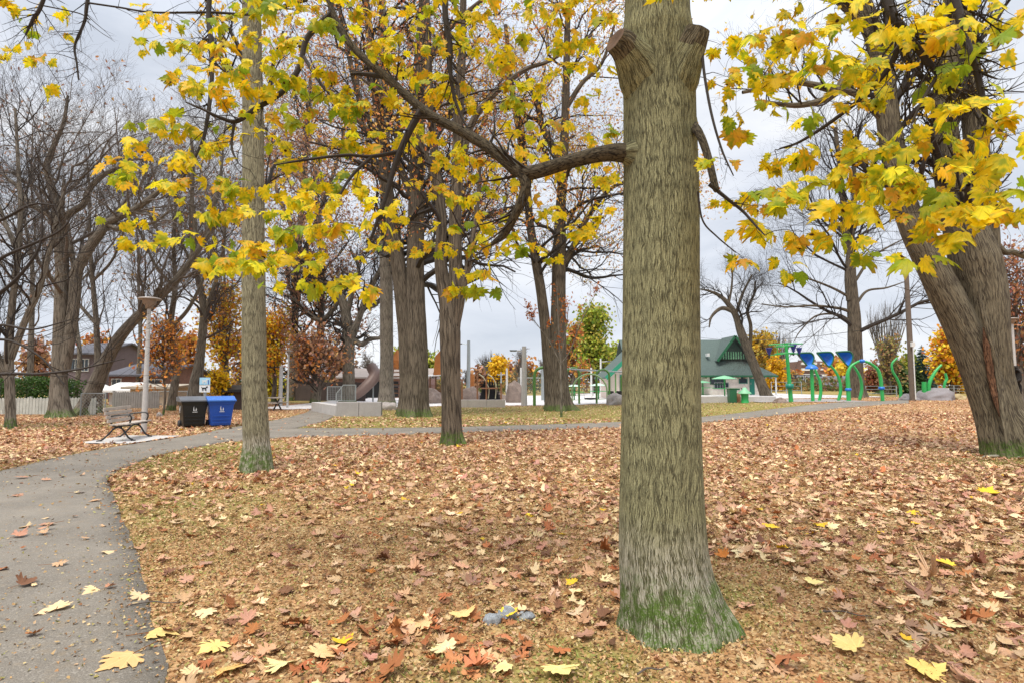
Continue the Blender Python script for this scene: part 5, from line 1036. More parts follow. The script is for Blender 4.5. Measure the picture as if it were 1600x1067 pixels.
board_fence((-25.2, 36.5), (-21.8, 36), 1.0, 'grey board fence left of the cream garage', M_fenceG)
board_fence((-20, 52), (-12.5, 50), 1.65, 'dark brown board fence behind the lamp posts', M_fenceD, bw=.2, gap=.005)
def hedge():
    b = np.array((-32.5, 34, 0)); r = thing('hedge', 'long dark green clipped hedge behind the pale fence', 'hedge', b)
    n = 19000; L = 14; pos = np.stack([rng.uniform(-L/2, L/2, n), rng.uniform(-.8, .8, n), rng.uniform(.1, 1, n)**.8*1.85+rng.normal(0, .06, n)], -1); pos[:, 2] += .12*np.sin(pos[:, 0]*1.7)
    leafmesh('foliage', BIT, .45, pos, unitrand(n), unitrand(n)+np.array([0, -.5, .5]), rng.uniform(.08, .16, n), pick([(.05, .10, .02), (.07, .15, .03), (.035, .07, .02)], [2, 2, 1], n), rng.normal(0, .3, (n, 4)), M_oak, r)
    g = MB()
    for x in np.arange(-6.5, 7, .7): g.tube([(x, 0, 0), (x+.1, 0, .8), (x, .1, 1.6)], [.03, .02, .01], 5)
    g.build('stems', M_twigB, r)
hedge()
def bank():
    m = mat('bank_earth', (.20, .17, .08), .95, .3, 1.2, .6, .03, kind='World'); X, Y = np.meshgrid(np.linspace(-48, -24.6, 40), np.linspace(30.4, 37, 14), indexing='ij')
    Z = .55*sst(30.4, 31.4, Y)*sst(37, 36, Y)*sst(-24.6, -26, X)+hgt(X, Y)+.01+.04*np.sin(X*2)*np.sin(Y*3)
    b = np.arange(39)[:, None]*14+np.arange(13)[None]; o = meshobj('grass_bank', np.stack([X, Y, Z], -1), np.stack([b, b+14, b+15, b+1], -1).reshape(-1, 4), None, m); o['kind'] = 'structure'
bank()
def win(r, x, y, z, w, h, mf=None, nx=2, ny=1, name='window', d=(0, -1)):
    """window on a wall facing d"""
    mf = mf or M_white; g = MB(); t = .07
    ax = (1, 0) if d[1] else (0, 1); dd = np.array((d[0], d[1], 0))
    def bx(u0, u1, v0, v1, k0, k1):
        c = np.array((x, y, z)); A = np.array((ax[0], ax[1], 0))
        pts = [c+A*u+dd*k+np.array((0, 0, v)) for k in (k0, k1) for (u, v) in ((u0, v0), (u1, v0), (u1, v1), (u0, v1))]
        return pts, [(3, 2, 1, 0), (4, 5, 6, 7), (0, 1, 5, 4), (1, 2, 6, 5), (2, 3, 7, 6), (3, 0, 4, 7)]
    for (u0, u1, v0, v1) in [(-w/2-t, -w/2, -h/2-t, h/2+t), (w/2, w/2+t, -h/2-t, h/2+t), (-w/2, w/2, h/2, h/2+t), (-w/2, w/2, -h/2-t, -h/2)]: g.add(*bx(u0, u1, v0, v1, -.02, .06))
    for i in range(1, nx): u = -w/2+w*i/nx; g.add(*bx(u-.025, u+.025, -h/2, h/2, -.01, .045))
    for i in range(1, ny): v = -h/2+h*i/ny; g.add(*bx(-w/2, w/2, v-.02, v+.02, -.01, .04))
    f = g.build(name, mf, r); p = MB(); p.add(*bx(-w/2, w/2, -h/2, h/2, -.01, .012)); p.build('pane', M_glass, f)
def roof_gable(r, x0, x1, y0, y1, z0, z1, m, ov=.4, axis='x', th=.15, name='roof'):
    g = MB()
    if axis == 'x':
        ym = (y0+y1)/2
        for (ya, s) in ((y0-ov, 1), (y1+ov, -1)):
            P = [(x0-ov, ya, z0), (x1+ov, ya, z0), (x1+ov, ym, z1), (x0-ov, ym, z1)]; g.add(P+[(a, b, c+th) for a, b, c in P], [(0, 1, 2, 3)[::s], (4, 5, 6, 7)[::s], (0, 1, 5, 4), (1, 2, 6, 5), (3, 0, 4, 7)])
    else:
        xm = (x0+x1)/2
        for xa in (x0-ov, x1+ov):
            P = [(xa, y0-ov, z0), (xa, y1+ov, z0), (xm, y1+ov, z1), (xm, y0-ov, z1)]; g.add(P+[(a, b, c+th) for a, b, c in P], [(0, 1, 2, 3), (4, 5, 6, 7), (0, 1, 5, 4), (1, 2, 6, 5), (3, 0, 4, 7)])
    return g.build(name, m, r)
def brickmat(name, c1, c2, mortar, sc=1.0, bw=.22, bh=.075):
    m, nt, b, out = newmat(name); tcn = N(nt, 'ShaderNodeTexCoord'); s = N(nt, 'ShaderNodeSeparateXYZ'); nt.links.new(tcn.outputs['Object'], s.inputs[0])
    u = mathn(nt, 'ADD', s.outputs[0], s.outputs[1]); cb = N(nt, 'ShaderNodeCombineXYZ'); nt.links.new(u, cb.inputs[0]); nt.links.new(s.outputs[2], cb.inputs[1])
    br = N(nt, 'ShaderNodeTexBrick', Scale=sc); nt.links.new(cb.outputs[0], br.inputs['Vector']); br.inputs['Color1'].default_value = (*c1, 1); br.inputs['Color2'].default_value = (*c2, 1); br.inputs['Mortar'].default_value = (*mortar, 1)
    br.inputs['Brick Width'].default_value = bw; br.inputs['Row Height'].default_value = bh; br.inputs['Mortar Size'].default_value = .012
    n = noise(nt, tcn.outputs['Object'], 1.5, 5); c = mixc(nt, 1.0, br.outputs[0], ramp(nt, n.outputs[0], [(.3, (.75, .75, .75)), (.7, (1.2, 1.2, 1.2))]), 'MULTIPLY')
    nt.links.new(c, b.inputs['Base Color']); b.inputs['Roughness'].default_value = .85; return m
def gablehouse(name, lab, px0, px1, Y, wallh, ridgeh, depth, mw, mr, wins=(), axis='x', cat='house', chim=None, door=None):
    x0, x1 = at(px0, 597, Y)[0], at(px1, 597, Y)[0]; b = np.array(((x0+x1)/2, Y, float(hgt((x0+x1)/2, Y)))); w = (x1-x0)/2; r = thing(name, lab, cat, b)
    m = MB().box(-w, w, 0, depth, -.2, wallh)
    if axis == 'y': m.poly([(-w, 0, wallh), (w, 0, wallh), (0, 0, ridgeh)], depth, (0, 1, 0))
    else:
        for x in (-w, w-.02): m.poly([(x, 0, wallh), (x, depth, wallh), (x, depth/2, ridgeh)], .02, (1, 0, 0))
    m.build('wall', mw, r); rf = roof_gable(r, -w, w, 0, depth, wallh-.1, ridgeh, mr, axis=axis)
    if chim is not None: MB().box(chim-.35, chim+.35, depth/2, depth/2+.7, ridgeh-1, ridgeh+1).build('chimney', brickmat('chimney_brick', (.25, .1, .07), (.2, .08, .06), (.3, .28, .25)), rf)
    for (u, z, ww, hh) in wins: win(r, u*w, -.005, z, ww, hh, nx=2)
    if door is not None: MB().box(door*w-.5, door*w+.5, -.06, 0, 0, 2.1).build('door', M_white, r)
    return r
M_roofG = mat('shingle_grey', (.13, .13, .15), .9, .25, 6, .5, .02); M_brick = brickmat('brick_red', (.26, .09, .06), (.20, .07, .05), (.25, .2, .18))
M_siding = mat('siding_purple_brown', (.17, .13, .14), .8, .2, 3, .2)
gablehouse('house', 'two storey dark house with a white framed window above the hedge', 96, 150, 56, 4.4, 5.6, 9, M_siding, M_roofG, [(-.25, 3.3, 1.2, 1.1), (.30, 3.3, .7, 1.1), (-.5, 1.2, 1.0, 1.0)], axis='x')
gablehouse('house', 'low red brick house with a dark hip roof behind the garage', 170, 252, 48, 2.2, 3.1, 8, M_brick, M_roofG, [(-.7, 1.4, .7, .9), (.75, 1.4, 1.2, .8)], axis='x', chim=1.2)
gablehouse('garage', 'cream stucco garage wall behind the lamp post', 204, 266, 40, 1.25, 1.35, 5, mat('stucco_cream', (.55, .46, .33), .9, .12, 1.2, .2), mat('roof_flat', (.4, .35, .28), .8, .2, 3, .2), cat='garage')
gablehouse('garden_shed', 'white shed with a sloping roof edge left of the cream garage', 172, 203, 41, 1.0, 1.45, 3, mat('shed_white', (.52, .53, .52), .8, .1, 2, .2), M_white, axis='x', cat='shed')
gablehouse('dark_shed', 'dark shed partly hidden behind the blue bin', 352, 378, 34, 1.15, 1.3, 2, M_fenceD, M_black, cat='shed')
def patio_umbrella():
    b = onground(163, 42); r = thing('garden_umbrella', 'folded low white garden umbrella beside the shed', 'umbrella', b); MB().tube([(0, 0, 0), (0, 0, 1.5)], .03, 6).build('pole', M_white, r)
    MB().lathe([(1.0, .95), (.5, 1.2), (0, 1.5)], 12).build('canopy', M_white, r, True)
patio_umbrella()
def chainlink(p0, p1, h, lab):
    a = np.array((*p0, float(hgt(*p0)))); d = np.array((*p1, float(hgt(*p1))))-a; L = np.linalg.norm(d); r = thing('chain_link_fence', lab, 'fence', a, math.atan2(d[1], d[0]))
    n = max(2, int(L/2.5)+1)
    for i in range(n): MB().tube([(L*i/(n-1), 0, 0), (L*i/(n-1), 0, h)], .03, 6).build('fence_post', M_steel, r)
    MB().tube([(0, 0, h), (L, 0, h)], .022, 6).build('rail', M_steel, r)
    g = MB(); s = .16; k = -h
    while k < L:
        for sg in (0, 1):
            x0, x1 = max(k, 0), min(k+h, L)
            if x1 > x0:
                za, zb = (x0-k), (x1-k)
                g.beam((x0, 0, za if sg == 0 else h-za), (x1, 0, zb if sg == 0 else h-zb), .008, .008)
        k += s
    g.build('wire_mesh', M_steel, r)
chainlink((-23.5, 37.6), (-18.5, 37.2), 1.05, 'thin wire fence in front of the cream garage')
chainlink((-20.7, 27.8), (-19.6, 27.9), 1.1, 'short wire gate at the foot of the leaning trunk')
chainlink((.5, 47), (2.6, 47), 2.0, 'wire fence panel between the grey pole and the two stemmed oak')

# ------------------------------------------------------------- rocks
def rock(name, lab, px, basey, wpx, hpx, m, seed=1, Y=None, dz=0, flat=.75, cat='boulder', squash=1.0, group=None, depth=.8):
    b = onground(px, Y) if Y else G(px, basey); Y = b[1]; w = px2m(wpx, Y)/2*1.2; h = px2m(hpx, Y); r = np.random.default_rng(seed)
    n, k = 56, 34; th = np.linspace(0, 2*math.pi, n, endpoint=False); ph = np.linspace(0, math.pi, k); T, Pp = np.meshgrid(th, ph, indexing='ij')
    D = np.stack([np.cos(T)*np.sin(Pp), np.sin(T)*np.sin(Pp), np.cos(Pp)], -1); d = np.ones(D.shape[:2])
    for f in range(26):
        v = unit(r.normal(size=3)); o = r.uniform(.68, .98); s = (D@v); d = np.minimum(d, np.where(s > .2, o/np.maximum(s, .2), 9))
    for f in range(40):
        v = r.normal(size=3)*r.uniform(3, 14); d += .10/np.linalg.norm(v)*np.sin(D@v+r.uniform(0, 6))
    V = D*d[..., None]; V[..., 2] = V[..., 2]-V[..., 2].min()*0; V = V*np.array((w, w*depth, h/.85)); V[..., 2] = np.maximum(V[..., 2], -.15*h)
    b_ = (np.arange(n)[:, None]*k+np.arange(k-1)[None]); nb = (((np.arange(n)+1) % n)[:, None]*k+np.arange(k-1)[None]); Q = np.stack([b_, b_+1, nb+1, nb], -1).reshape(-1, 4)
    o = meshobj(name, V.reshape(-1, 3), Q, None, m); o.location = (b[0], b[1]+w*.3, b[2]+dz); tag(o, lab, cat, group); return o
rock('boulder', 'big layered brown boulder right of the rope arches', 805, 629, 30, 30, M_rockB, 3)
rock('boulder', 'smooth pinkish boulder under the swing arches', 962, 632, 26, 15, M_rock, 5)
rock('boulder', 'pale angular boulder at the end of the concrete blocks', 607, 640, 26, 14, mat('boulder_pale', (.45, .40, .37), .9, .25, 2.5, .8, .05), 8)
rock('boulder', 'brown rubble boulder left of the forked trunk', 675, 630, 42, 22, M_rockB, 11)
rock('boulder', 'brown rubble boulder right of the forked trunk', 734, 627, 30, 22, M_rockB, 12)
rock('boulder', 'small dark rubble stone piled by the rope arches', 764, 624, 16, 14, M_rockB, 14)
rock('boulder', 'low brown rubble stone in front of the timber fort', 700, 628, 24, 16, M_rockB, 16)
rock('boulder', 'tilted grey brown rubble stone between fort and forked trunk', 690, 626, 22, 20, M_rock, 17)
rock('boulder', 'small rubble stone under the rope arches', 751, 625, 18, 11, M_rock, 18)
rock('boulder', 'dark low rubble stone between the rope arches and the big boulder', 781, 626, 20, 13, M_rockB, 19)
rock('boulder', 'flat brown boulder at the foot of the spray tree pole', 1222, 629, 22, 8, M_rockB, 15)
M_dome = mat('dome_grey', (.24, .22, .23), .85, .15, 1.5, .3, .01)
rock('mound', 'low grey rounded mound left of the larger one by the spray pad', 1424, 625, 30, 9, M_dome, 21, cat='mound')
rock('mound', 'large dark grey rounded mound under the curved spray pipes', 1467, 625, 50, 16, M_dome, 22, cat='mound')
rock('boulder', 'small tan boulder between the mound and the twin trunk', 1503, 624, 18, 8, mat('boulder_tan', (.42, .33, .18), .9, .2, 2, .5, .03), 23)
rock('stone', 'small pale stone on the grass behind the lamp post', 248, 650, 10, 6, M_rock, 31, cat='stone')
M_greyrock = mat('stone_blue_grey', (.36, .39, .42), .9, .45, 40, .9, .012)
def near_rock():
    g = []; b = G(797, 968); Y = b[1]
    r0 = thing('grey_stone', 'lumpy blue grey stone half buried in leaves left of the big trunk', 'stone', b)
    for i, (dx, dy, w, h, rz) in enumerate([(-.115, -.03, .075, .060, .3), (-.02, .04, .085, .075, -.2), (.10, .03, .075, .050, -.5)]):
        o = rock('stone_lump', None, 797, 968, 2, 2, M_greyrock, 41+i, cat=None); s = np.array([v.co[:] for v in o.data.vertices]); ext = np.abs(s).max(0)
        s = s/ext*np.array((w, w*.75, h)); o.data.vertices.foreach_set('co', s.astype(np.float32).ravel()); o.parent = r0; o.location = (dx, dy, 0); o.rotation_euler = (0, 0, rz)
near_rock()

# ------------------------------------------------------------- playground
def block_row(name, lab, pts, z, w, m, seg, cat='wall'):
    a = np.array((*pts[0], float(hgt(*pts[0])))); d = np.array((*pts[1], float(hgt(*pts[1])))); L = np.linalg.norm(d-a); r = thing(name, lab, cat, a, math.atan2(d[1]-a[1], d[0]-a[0])); n = max(1, round(L/seg))
    for i in range(n): MB().box(L*i/n+.008, L*(i+1)/n-.008, 0, w, -.1, z).build('block', m, r, bevel=.015)
g0 = G(525, 650); g1 = G(604, 648); g2 = G(482, 643)
block_row('block_wall', 'low wall of brownish grey concrete blocks at the playground corner', [g0[:2], (g1[0], g0[1]+.2)], .66, .5, M_concD, 1.3)
block_row('block_wall', 'low wall of pale concrete blocks left of the darker ones', [(g2[0]-.2, g2[1]+1.0), (g0[0]-.08, g0[1]+.15)], .50, .45, M_conc, 1.3)
g3 = G(702, 636); g4 = G(790, 634)
block_row('retaining_wall', 'pale concrete retaining wall in front of the climbing ropes', [g3[:2], (g4[0], g3[1])], .5, .4, mat('concrete_buff', (.50, .45, .41), .85, .12, 2, .3, .006), 1.4)
def guard(px, Yb, wpx, z0, z1, lab, slope=0):
    b = onground(px, Yb); w = px2m(wpx, Yb); r = thing('guard_rail', lab, 'railing', b); pts = [(0, z0), (w, z0), (w, z1), (0 if not slope else w*.35, z1)]+([(0, z1-slope)] if slope else [])
    f = MB(); 
    for i in range(len(pts)): a, c = pts[i], pts[(i+1) % len(pts)]; f.beam((a[0], 0, a[1]), (c[0], 0, c[1]), .05, .05)
    f.build('frame', M_steel, r); g = MB(); x = .1
    while x < w: g.beam((x, 0, z0), (x, 0, z1-(slope*(1-x/(w*.35)) if slope and x < w*.35 else 0)), .012, .012); x += .10
    z = z0+.12
    while z < z1: g.beam((0 if z < z1-slope else w*.3, 0, z), (w, 0, z), .008, .008); z += .12
    g.build('mesh_panel', M_steel, r)
guard(512, 36, 22, .5, 1.35, 'left steel mesh guard on the pale blocks'); guard(526, 35, 30, .5, 1.45, 'right steel mesh guard with a sloping edge', .5)
def picnic(px, Y, lab):
    b = onground(px, Y); r = thing('picnic_table', lab, 'picnic table', b)
    MB().box(-.9, .9, -.37, .37, .70, .75).build('tabletop', M_wood, r)
    for y in (-.7, .7): MB().box(-.9, .9, y-.13, y+.13, .42, .46).build('bench_seat', M_wood, r)
    for x in (-.6, .6): MB().beam((x, -.6, 0), (x, .3, .7), .06, .06).beam((x, .6, 0), (x, -.3, .7), .06, .06).beam((x, -.75, .4), (x, .75, .4), .05, .05).build('leg', M_black, r)
picnic(418, 33, 'dark framed picnic table just right of the mossy trunk'); picnic(1128+22, 54, 'pale picnic table in front of the pavilion')
def slide():
    b = onground(566, 44); r = thing('slide', 'brown curved plastic slide above the concrete blocks', 'slide', b)
    MB().tube([(-1.6, 0, .35), (-.6, .2, .7), (.2, .5, 1.4), (.7, 1.0, 2.2), (.3, 1.6, 2.9)], [.35, .38, .42, .45, .42], 16, smooth=6).build('tube', mat('slide_brown', (.22, .15, .13), .5, .1, 3, .05), r, True)
    MB().tube([(.6, 1.0, 0), (.6, 1.0, 2)], .06, 8).build('support', M_steel, r); MB().tube([(-.7, .2, 0), (-.7, .2, .6)], .06, 8).build('support', M_steel, r)
slide()
def tower():
    b = onground(620, 45); r = thing('climbing_tower', 'tall timber climbing tower with an orange pointed top between the oak trunks', 'playground tower', b); z = at(620, 570, 45)[2]; zt = at(620, 549, 45)[2]
    for x in (-.55, .55):
        for y in (-.5, .5): MB().tube([(x*1.25, y*1.25, 0), (x*.55, y*.55, z+.2)], .07, 8).build('post', M_woodB, r)
    for k in range(9): MB().box(-.62+k*.03, .62-k*.03, -.58+k*.02, -.52+k*.02, .5+k*.32, .58+k*.32).build('rung', M_woodB, r)
    MB().box(-1.0, 1.0, -.7, .7, 1.35, 1.45).build('platform', M_fenceD, r)
    MB().lathe([(.50, 0), (.52, .7), (.30, 1.1), (.03, zt-z+.5)], 5, (0, 0, z-.3)).build('spire', M_woodO, r)
    g = MB()
    for k in range(8): g.beam((-.9+.0*k, -.6, .2+k*.3), (.9, -.6, .35+k*.3), .02, .02)
    g.build('rope_net', M_net, r)
tower()
def lodge():
    b = onground(585, 60); r = thing('lodge', 'low hall with a tan roof and dark entrance behind the slide', 'building', b)
    MB().box(-3.6, 5.5, 0, 7, 0, 2.0).build('wall', M_brick, r); roof_gable(r, -3.6, 5.5, 0, 7, 2.0, 3.0, mat('roof_tan', (.34, .29, .26), .85, .15, 3, .3), name='roof')
    MB().box(-1, 2.5, -.06, 0, 0, 1.7).build('entrance', M_black, r)
lodge()
def ropes():
    b = onground(765, 46); r = thing('rope_climber', 'timber climbing frame with curved pale arches and black nets', 'climbing frame', b); X = lambda px: at(px, 597, 46)[0]-b[0]; Z = lambda py: at(765, py, 46)[2]-b[2]
    for (px, top) in ((722, 592), (746, 583), (760, 590), (783, 598)): MB().tube([(X(px), 0, 0), (X(px), 0, Z(top))], .07, 8).build('post', M_woodB, r)
    for (x0, x1) in ((748, 764), (762, 775)):
        MB().tube([(X(x0), .1, Z(584)), (X(x0+7), .1, Z(589)), (X(x0+12), .1, Z(598)), (X(x1), .1, Z(608)), (X(x1-1), .1, Z(622))], .045, 8, smooth=5).build('arch', mat('arch_buff', (.45, .42, .28), .5, .1, 4, 0), r, True)
    g = MB()
    for i in range(26): g.beam((X(749+i*1.3), .3, .1), (X(757+i*.75), .35, Z(592+ (i % 5)*3)), .08, .05)
    for k in range(9): g.beam((X(749), .3, .3+k*.24), (X(782), .3, .1+k*.24), .07, .05)
    g.build('rope_net', M_net, r); MB().box(X(752), X(778), -.2, .2, Z(607), Z(605)).build('deck', M_woodB, r)
ropes()
def fort():
    b = onground(683, 50); r = thing('play_fort', 'timber play fort with a white canopy and orange sail between the oaks', 'play fort', b); X = lambda px: at(px, 597, 50)[0]-b[0]; Z = lambda py: at(683, py, 50)[2]-b[2]
    for px in (664, 672, 681, 690, 698): MB().tube([(X(px), 0, 0), (X(px), 0, Z(586))], .07, 8).build('post', M_woodB, r)
    MB().box(X(662), X(700), -.1, 1.5, Z(612), Z(609)).build('deck', M_woodB, r)
    for px0 in (664, 672, 681, 690):
        g = MB()
        for k in range(6): x = X(px0)+.1+k*.07; g.box(x, x+.03, -.05, -.02, Z(609), Z(600))
        g.build('railing', M_woodB, r)
    MB().add([(X(660), -.8, Z(589)), (X(700), -.8, Z(586)), (X(700), 1.4, Z(584)), (X(660), 1.4, Z(586)), (X(660), -.8, Z(588)), (X(700), -.8, Z(585)), (X(700), 1.4, Z(583)), (X(660), 1.4, Z(585))], [(3, 2, 1, 0), (4, 5, 6, 7), (0, 1, 5, 4), (1, 2, 6, 5), (2, 3, 7, 6), (3, 0, 4, 7)]).build('canopy', M_white, r)
    MB().poly([(X(676), .3, Z(587)), (X(692), .3, Z(584)), (X(690), .3, Z(565)), (X(687), .3, Z(547)), (X(679), .3, Z(556))], .12, (0, 1, 0)).build('sail', M_woodO, r)
    MB().box(X(735), X(741), -.3, .3, Z(607), Z(584)).build('panel', M_woodO, r); MB().box(X(664), X(668), -.1, 0, Z(605), Z(592)).build('panel', M_woodO, r)
    for px in range(664, 722, 3): MB().box(X(px), X(px+1.8), -1.2, -1.1, 0, .62).build('palisade_board', M_wood, r)
fort()
# swings with green arches
def arch_pts(xa, xb, z, n=9):
    c, rr = (xa+xb)/2, (xb-xa)/2; P = [(xa, 0, 0), (xa, 0, z*.35)]
    zz = z-min(rr, z*.6); P.append((xa, 0, zz)); P += [(c-rr*math.cos(t), 0, zz+(z-zz)*math.sin(t)) for t in np.linspace(.25, math.pi-.25, n)]; return P+[(xb, 0, zz), (xb, 0, z*.35), (xb, 0, 0)]
def swings():
    Y = 41; b = onground(925, Y); r = thing('swing_set', 'green tube swing set with several arches in front of the pavilion gable', 'swing set', b); X = lambda px: at(px, 597, Y)[0]-b[0]; Z = lambda py: at(925, py, Y)[2]-b[2]
    for (a, c, top, m, dy) in ((887, 906, 574, M_olive, .5), (932, 952, 577, M_olive, 0), (972, 990, 583, M_olive, .3)):
        o = MB().tube(arch_pts(X(a), X(c), Z(top)), .075, 8, smooth=3).build('arch', m, r, True); o.location = (0, dy, 0)
    o = MB().tube(arch_pts(X(893), X(947), Z(584), 14), .055, 8, smooth=3).build('arch', mat('arch_pale_green', (.30, .45, .20), .4, .1, 4, 0), r, True); o.location = (0, -.4, 0)
    MB().tube([(X(890), .3, Z(576)), (X(980), .3, Z(581))], .05, 8).build('crossbar', M_steel, r)
    for px in (962, 969): MB().tube([(X(px), .3, Z(581)), (X(px), .3, Z(616))], .012, 5).build('chain', M_steel, r)
    for px in (955, 969): MB().lathe([(0, 0), (.2, .05), (.24, .2), (.22, .3)], 12, (X(px), .3, Z(617))).build('swing_seat', M_black, r, True)
    MB().lathe([(0, 0), (.35, .03), (.45, .1), (.42, .14), (0, .1)], 18, (X(922), 0, Z(624))).build('saucer_seat', M_black, r, True)
    for s in (-.4, .4): MB().tube([(X(922)+s, 0, Z(622)), (X(922)+s*1.6, .3, Z(577))], .012, 5).build('chain', M_steel, r)
swings()
def swing_arch():
    Y = 40; b = onground(838, Y); r = thing('swing_arch', 'single olive green bent tube arch partly behind the two stemmed oak', 'arch', b); X = lambda px: at(px, 597, Y)[0]-b[0]; Z = lambda py: at(838, py, Y)[2]-b[2]
    MB().tube([(X(835), 0, 0), (X(835), 0, Z(590)), (X(837), 0, Z(580)), (X(843), 0, Z(575)), (X(852), 0, Z(574)), (X(860), 0, Z(578)), (X(863), 0, Z(588)), (X(863), 0, 0)], .11, 10, smooth=4).build('arch', M_olive, r, True)
swing_arch()
def umbrella(px, topy, Y, wpx, lab, m, mp_):
    b = onground(px, Y); r = thing('shade_umbrella', lab, 'umbrella', b, 0, 'green and white shade umbrellas'); h = at(px, topy, Y)[2]-b[2]; w = px2m(wpx, Y)/2
    MB().tube([(0, 0, 0), (0, 0, h)], .06, 8).build('pole', mp_, r); MB().lathe([(w, -.42*w/1.6), (w*.98, -.46*w/1.6)], 8, (0, 0, h)).lathe([(w, -.42*w/1.6), (w*.5, -.18*w/1.6), (0, 0)], 8, (0, 0, h)).build('canopy', m, r)
    MB().box(-.8, .8, -.8, .8, .70, .74).build('tabletop', mp_, r); MB().lathe([(.4, 0), (.4, .04), (.08, .06)], 14).build('base', mp_, r)
M_mint = mat('canopy_mint', (.22, .52, .30), .5, .1, 3, 0)
umbrella(1132, 586, 51, 40, 'mint green umbrella in front of the pavilion wall', M_mint, M_green); umbrella(1098, 594, 55, 26, 'mint umbrella half hidden by the big maple trunk', M_mint, M_green)
umbrella(897, 600, 50, 24, 'pale umbrella left of the white lamp pole', mat('canopy_pale', (.50, .66, .55), .5, .1, 3, 0), M_green); umbrella(935, 598, 50, 30, 'pale umbrella right of the white lamp pole', _mc['canopy_pale'], M_green)
# pavilion
def pavilion():
    Y = 56; b = onground(1140, Y); r = thing('pavilion', 'cream brick pavilion with a dark green shingle roof and teal door', 'building', b)
    X = lambda px, y=0: at(px, 597, Y+y)[0]-b[0]; Z = lambda py, y=0: at(1140, py, Y+y)[2]-b[2]
    mw = brickmat('brick_cream', (.95, .87, .78), (.92, .83, .75), (.74, .67, .60), 1.0, .8, .40); mr = mat('shingle_green', (.085, .12, .11), .85, .22, 8, .5, .02)
    x0, x1 = X(990), X(1212); D = 8; zw = Z(586)
    MB().box(x0, X(1190), 0, D, -.2, zw).build('wall', mw, r)
    # hip roof whose right end carries a small gable
    ez = zw-.02; ov = .6; ym = D/2; rz_ = Z(531, ym); xr = X(1149, ym); xe = X(1212); zg = Z(561, 1); xg = X(1166, ym)
    A = [(x0-ov, -ov, ez), (xe, -ov, ez), (xe, D+ov, ez), (x0-ov, D+ov, ez)]
    f = (zg-ez)/(rz_-ez); ya, yb = -ov+(ym+ov)*f, D+ov-(ym+ov)*f
    V = A+[(x0-ov, ym, rz_), (xr, ym, rz_), (xr, ya, zg), (xr, yb, zg), (xr+.6, ym, rz_)]
    V2 = V+[(a, c, d-.14) for a, c, d in V]
    rf = MB().add(V2, [(0, 1, 6, 6)[:4]] if 0 else [(3, 4, 7, 2), (1, 2, 7, 6), (9, 12, 15, 10)] if 0 else [(1, 2, 7, 6), (0, 3, 12, 9), (0, 9, 10, 1), (1, 10, 11, 2), (2, 11, 12, 3)], [(0, 1, 6), (0, 6, 5), (0, 5, 4), (3, 4, 5), (3, 5, 7), (3, 7, 2)]).build('roof', mr, r)
    # front-facing gable at the right end of the ridge
    gx, gl, gr = X(1147, 1), X(1124, 1), X(1170, 1); ga = Z(531, ym)-.05; gf = Z(561, 1); gy = 1.0
    g = MB(); g.poly([(gl, gy, gf), (gr, gy, gf), (gx, gy, ga)], 2.8, (0, 1, 0)); g.build('gable', mat('gable_dark', (.05, .09, .075), .7, .2, 4, 0), rf)
    ex = MB()
    for gx2 in (gl-.35, gr+.35):
        z2 = gf-.25; P = [(gx2, gy-.6, z2), (gx, gy-.6, ga+.12), (gx, ym, ga+.12), (gx2, ym+.3, z2)]; ex.add(P+[(a, c, d+.10) for a, c, d in P], [(0, 1, 2, 3), (4, 5, 6, 7), (0, 1, 5, 4), (1, 2, 6, 5), (3, 0, 4, 7)])
        MB().beam((gx2, gy-.64, z2+.03), (gx, gy-.64, ga+.16), .07, .24).build('bargeboard', M_greenD, rf)
    ex.build('gable_overhang', mr, rf)
    sl = MB()
    for k in range(9): x = gl+(gr-gl)*(.16+.085*k); hh = (ga-gf)*(1-abs(x-gx)/((gr-gl)/2))*.75; sl.box(x-.05, x+.05, gy-.06, gy-.01, gf+.02, gf+max(.15, min(.75, hh)))
    sl.build('gable_slats', M_mint, rf)
    x = x0-.5; fa = 0
    while x < xe-.2:
        MB().box(x, x+.12, -ov+.02, -.02, ez-.28, ez-.17).build('rafter_end', mat('trim_cream', (.6, .5, .36), .7, .1, 4, 0), r); x += .62
    MB().box(x0-ov, xe, -ov-.04, -ov+.0, ez-.15, ez+.02).build('fascia', M_greenD, r)
    MB().box(xe-.25, xe-.13, -.5, -.38, 0, ez-.05).build('roof_post', M_white, r); MB().box(xe-.25, xe-.13, D-.5, D-.38, 0, ez-.05).build('roof_post', M_white, r)
    win(r, (X(1110)+X(1133))/2, -.005, (Z(587)+Z(596))/2-.1, X(1133)-X(1111), .75, M_greenD, nx=3)
    win(r, X(1161), -.005, Z(592), .7, .7, M_teal, nx=1); win(r, X(1127), -.005, Z(602), 1.3, .5, M_steel, nx=5)
    d = MB().box(X(1171), X(1178.5), -.08, 0, 0, Z(588)).build('door', M_teal, r); MB().tube([(X(1172.4), -.12, 1.0), (X(1172.4), -.12, 1.2)], .03, 6).build('handle', M_steel, d)
    t = MB().box(X(1112), X(1115.5), ya*.0+1.0, 1.6, Z(556), Z(551)).build('roof_vent', M_white, rf)
pavilion()
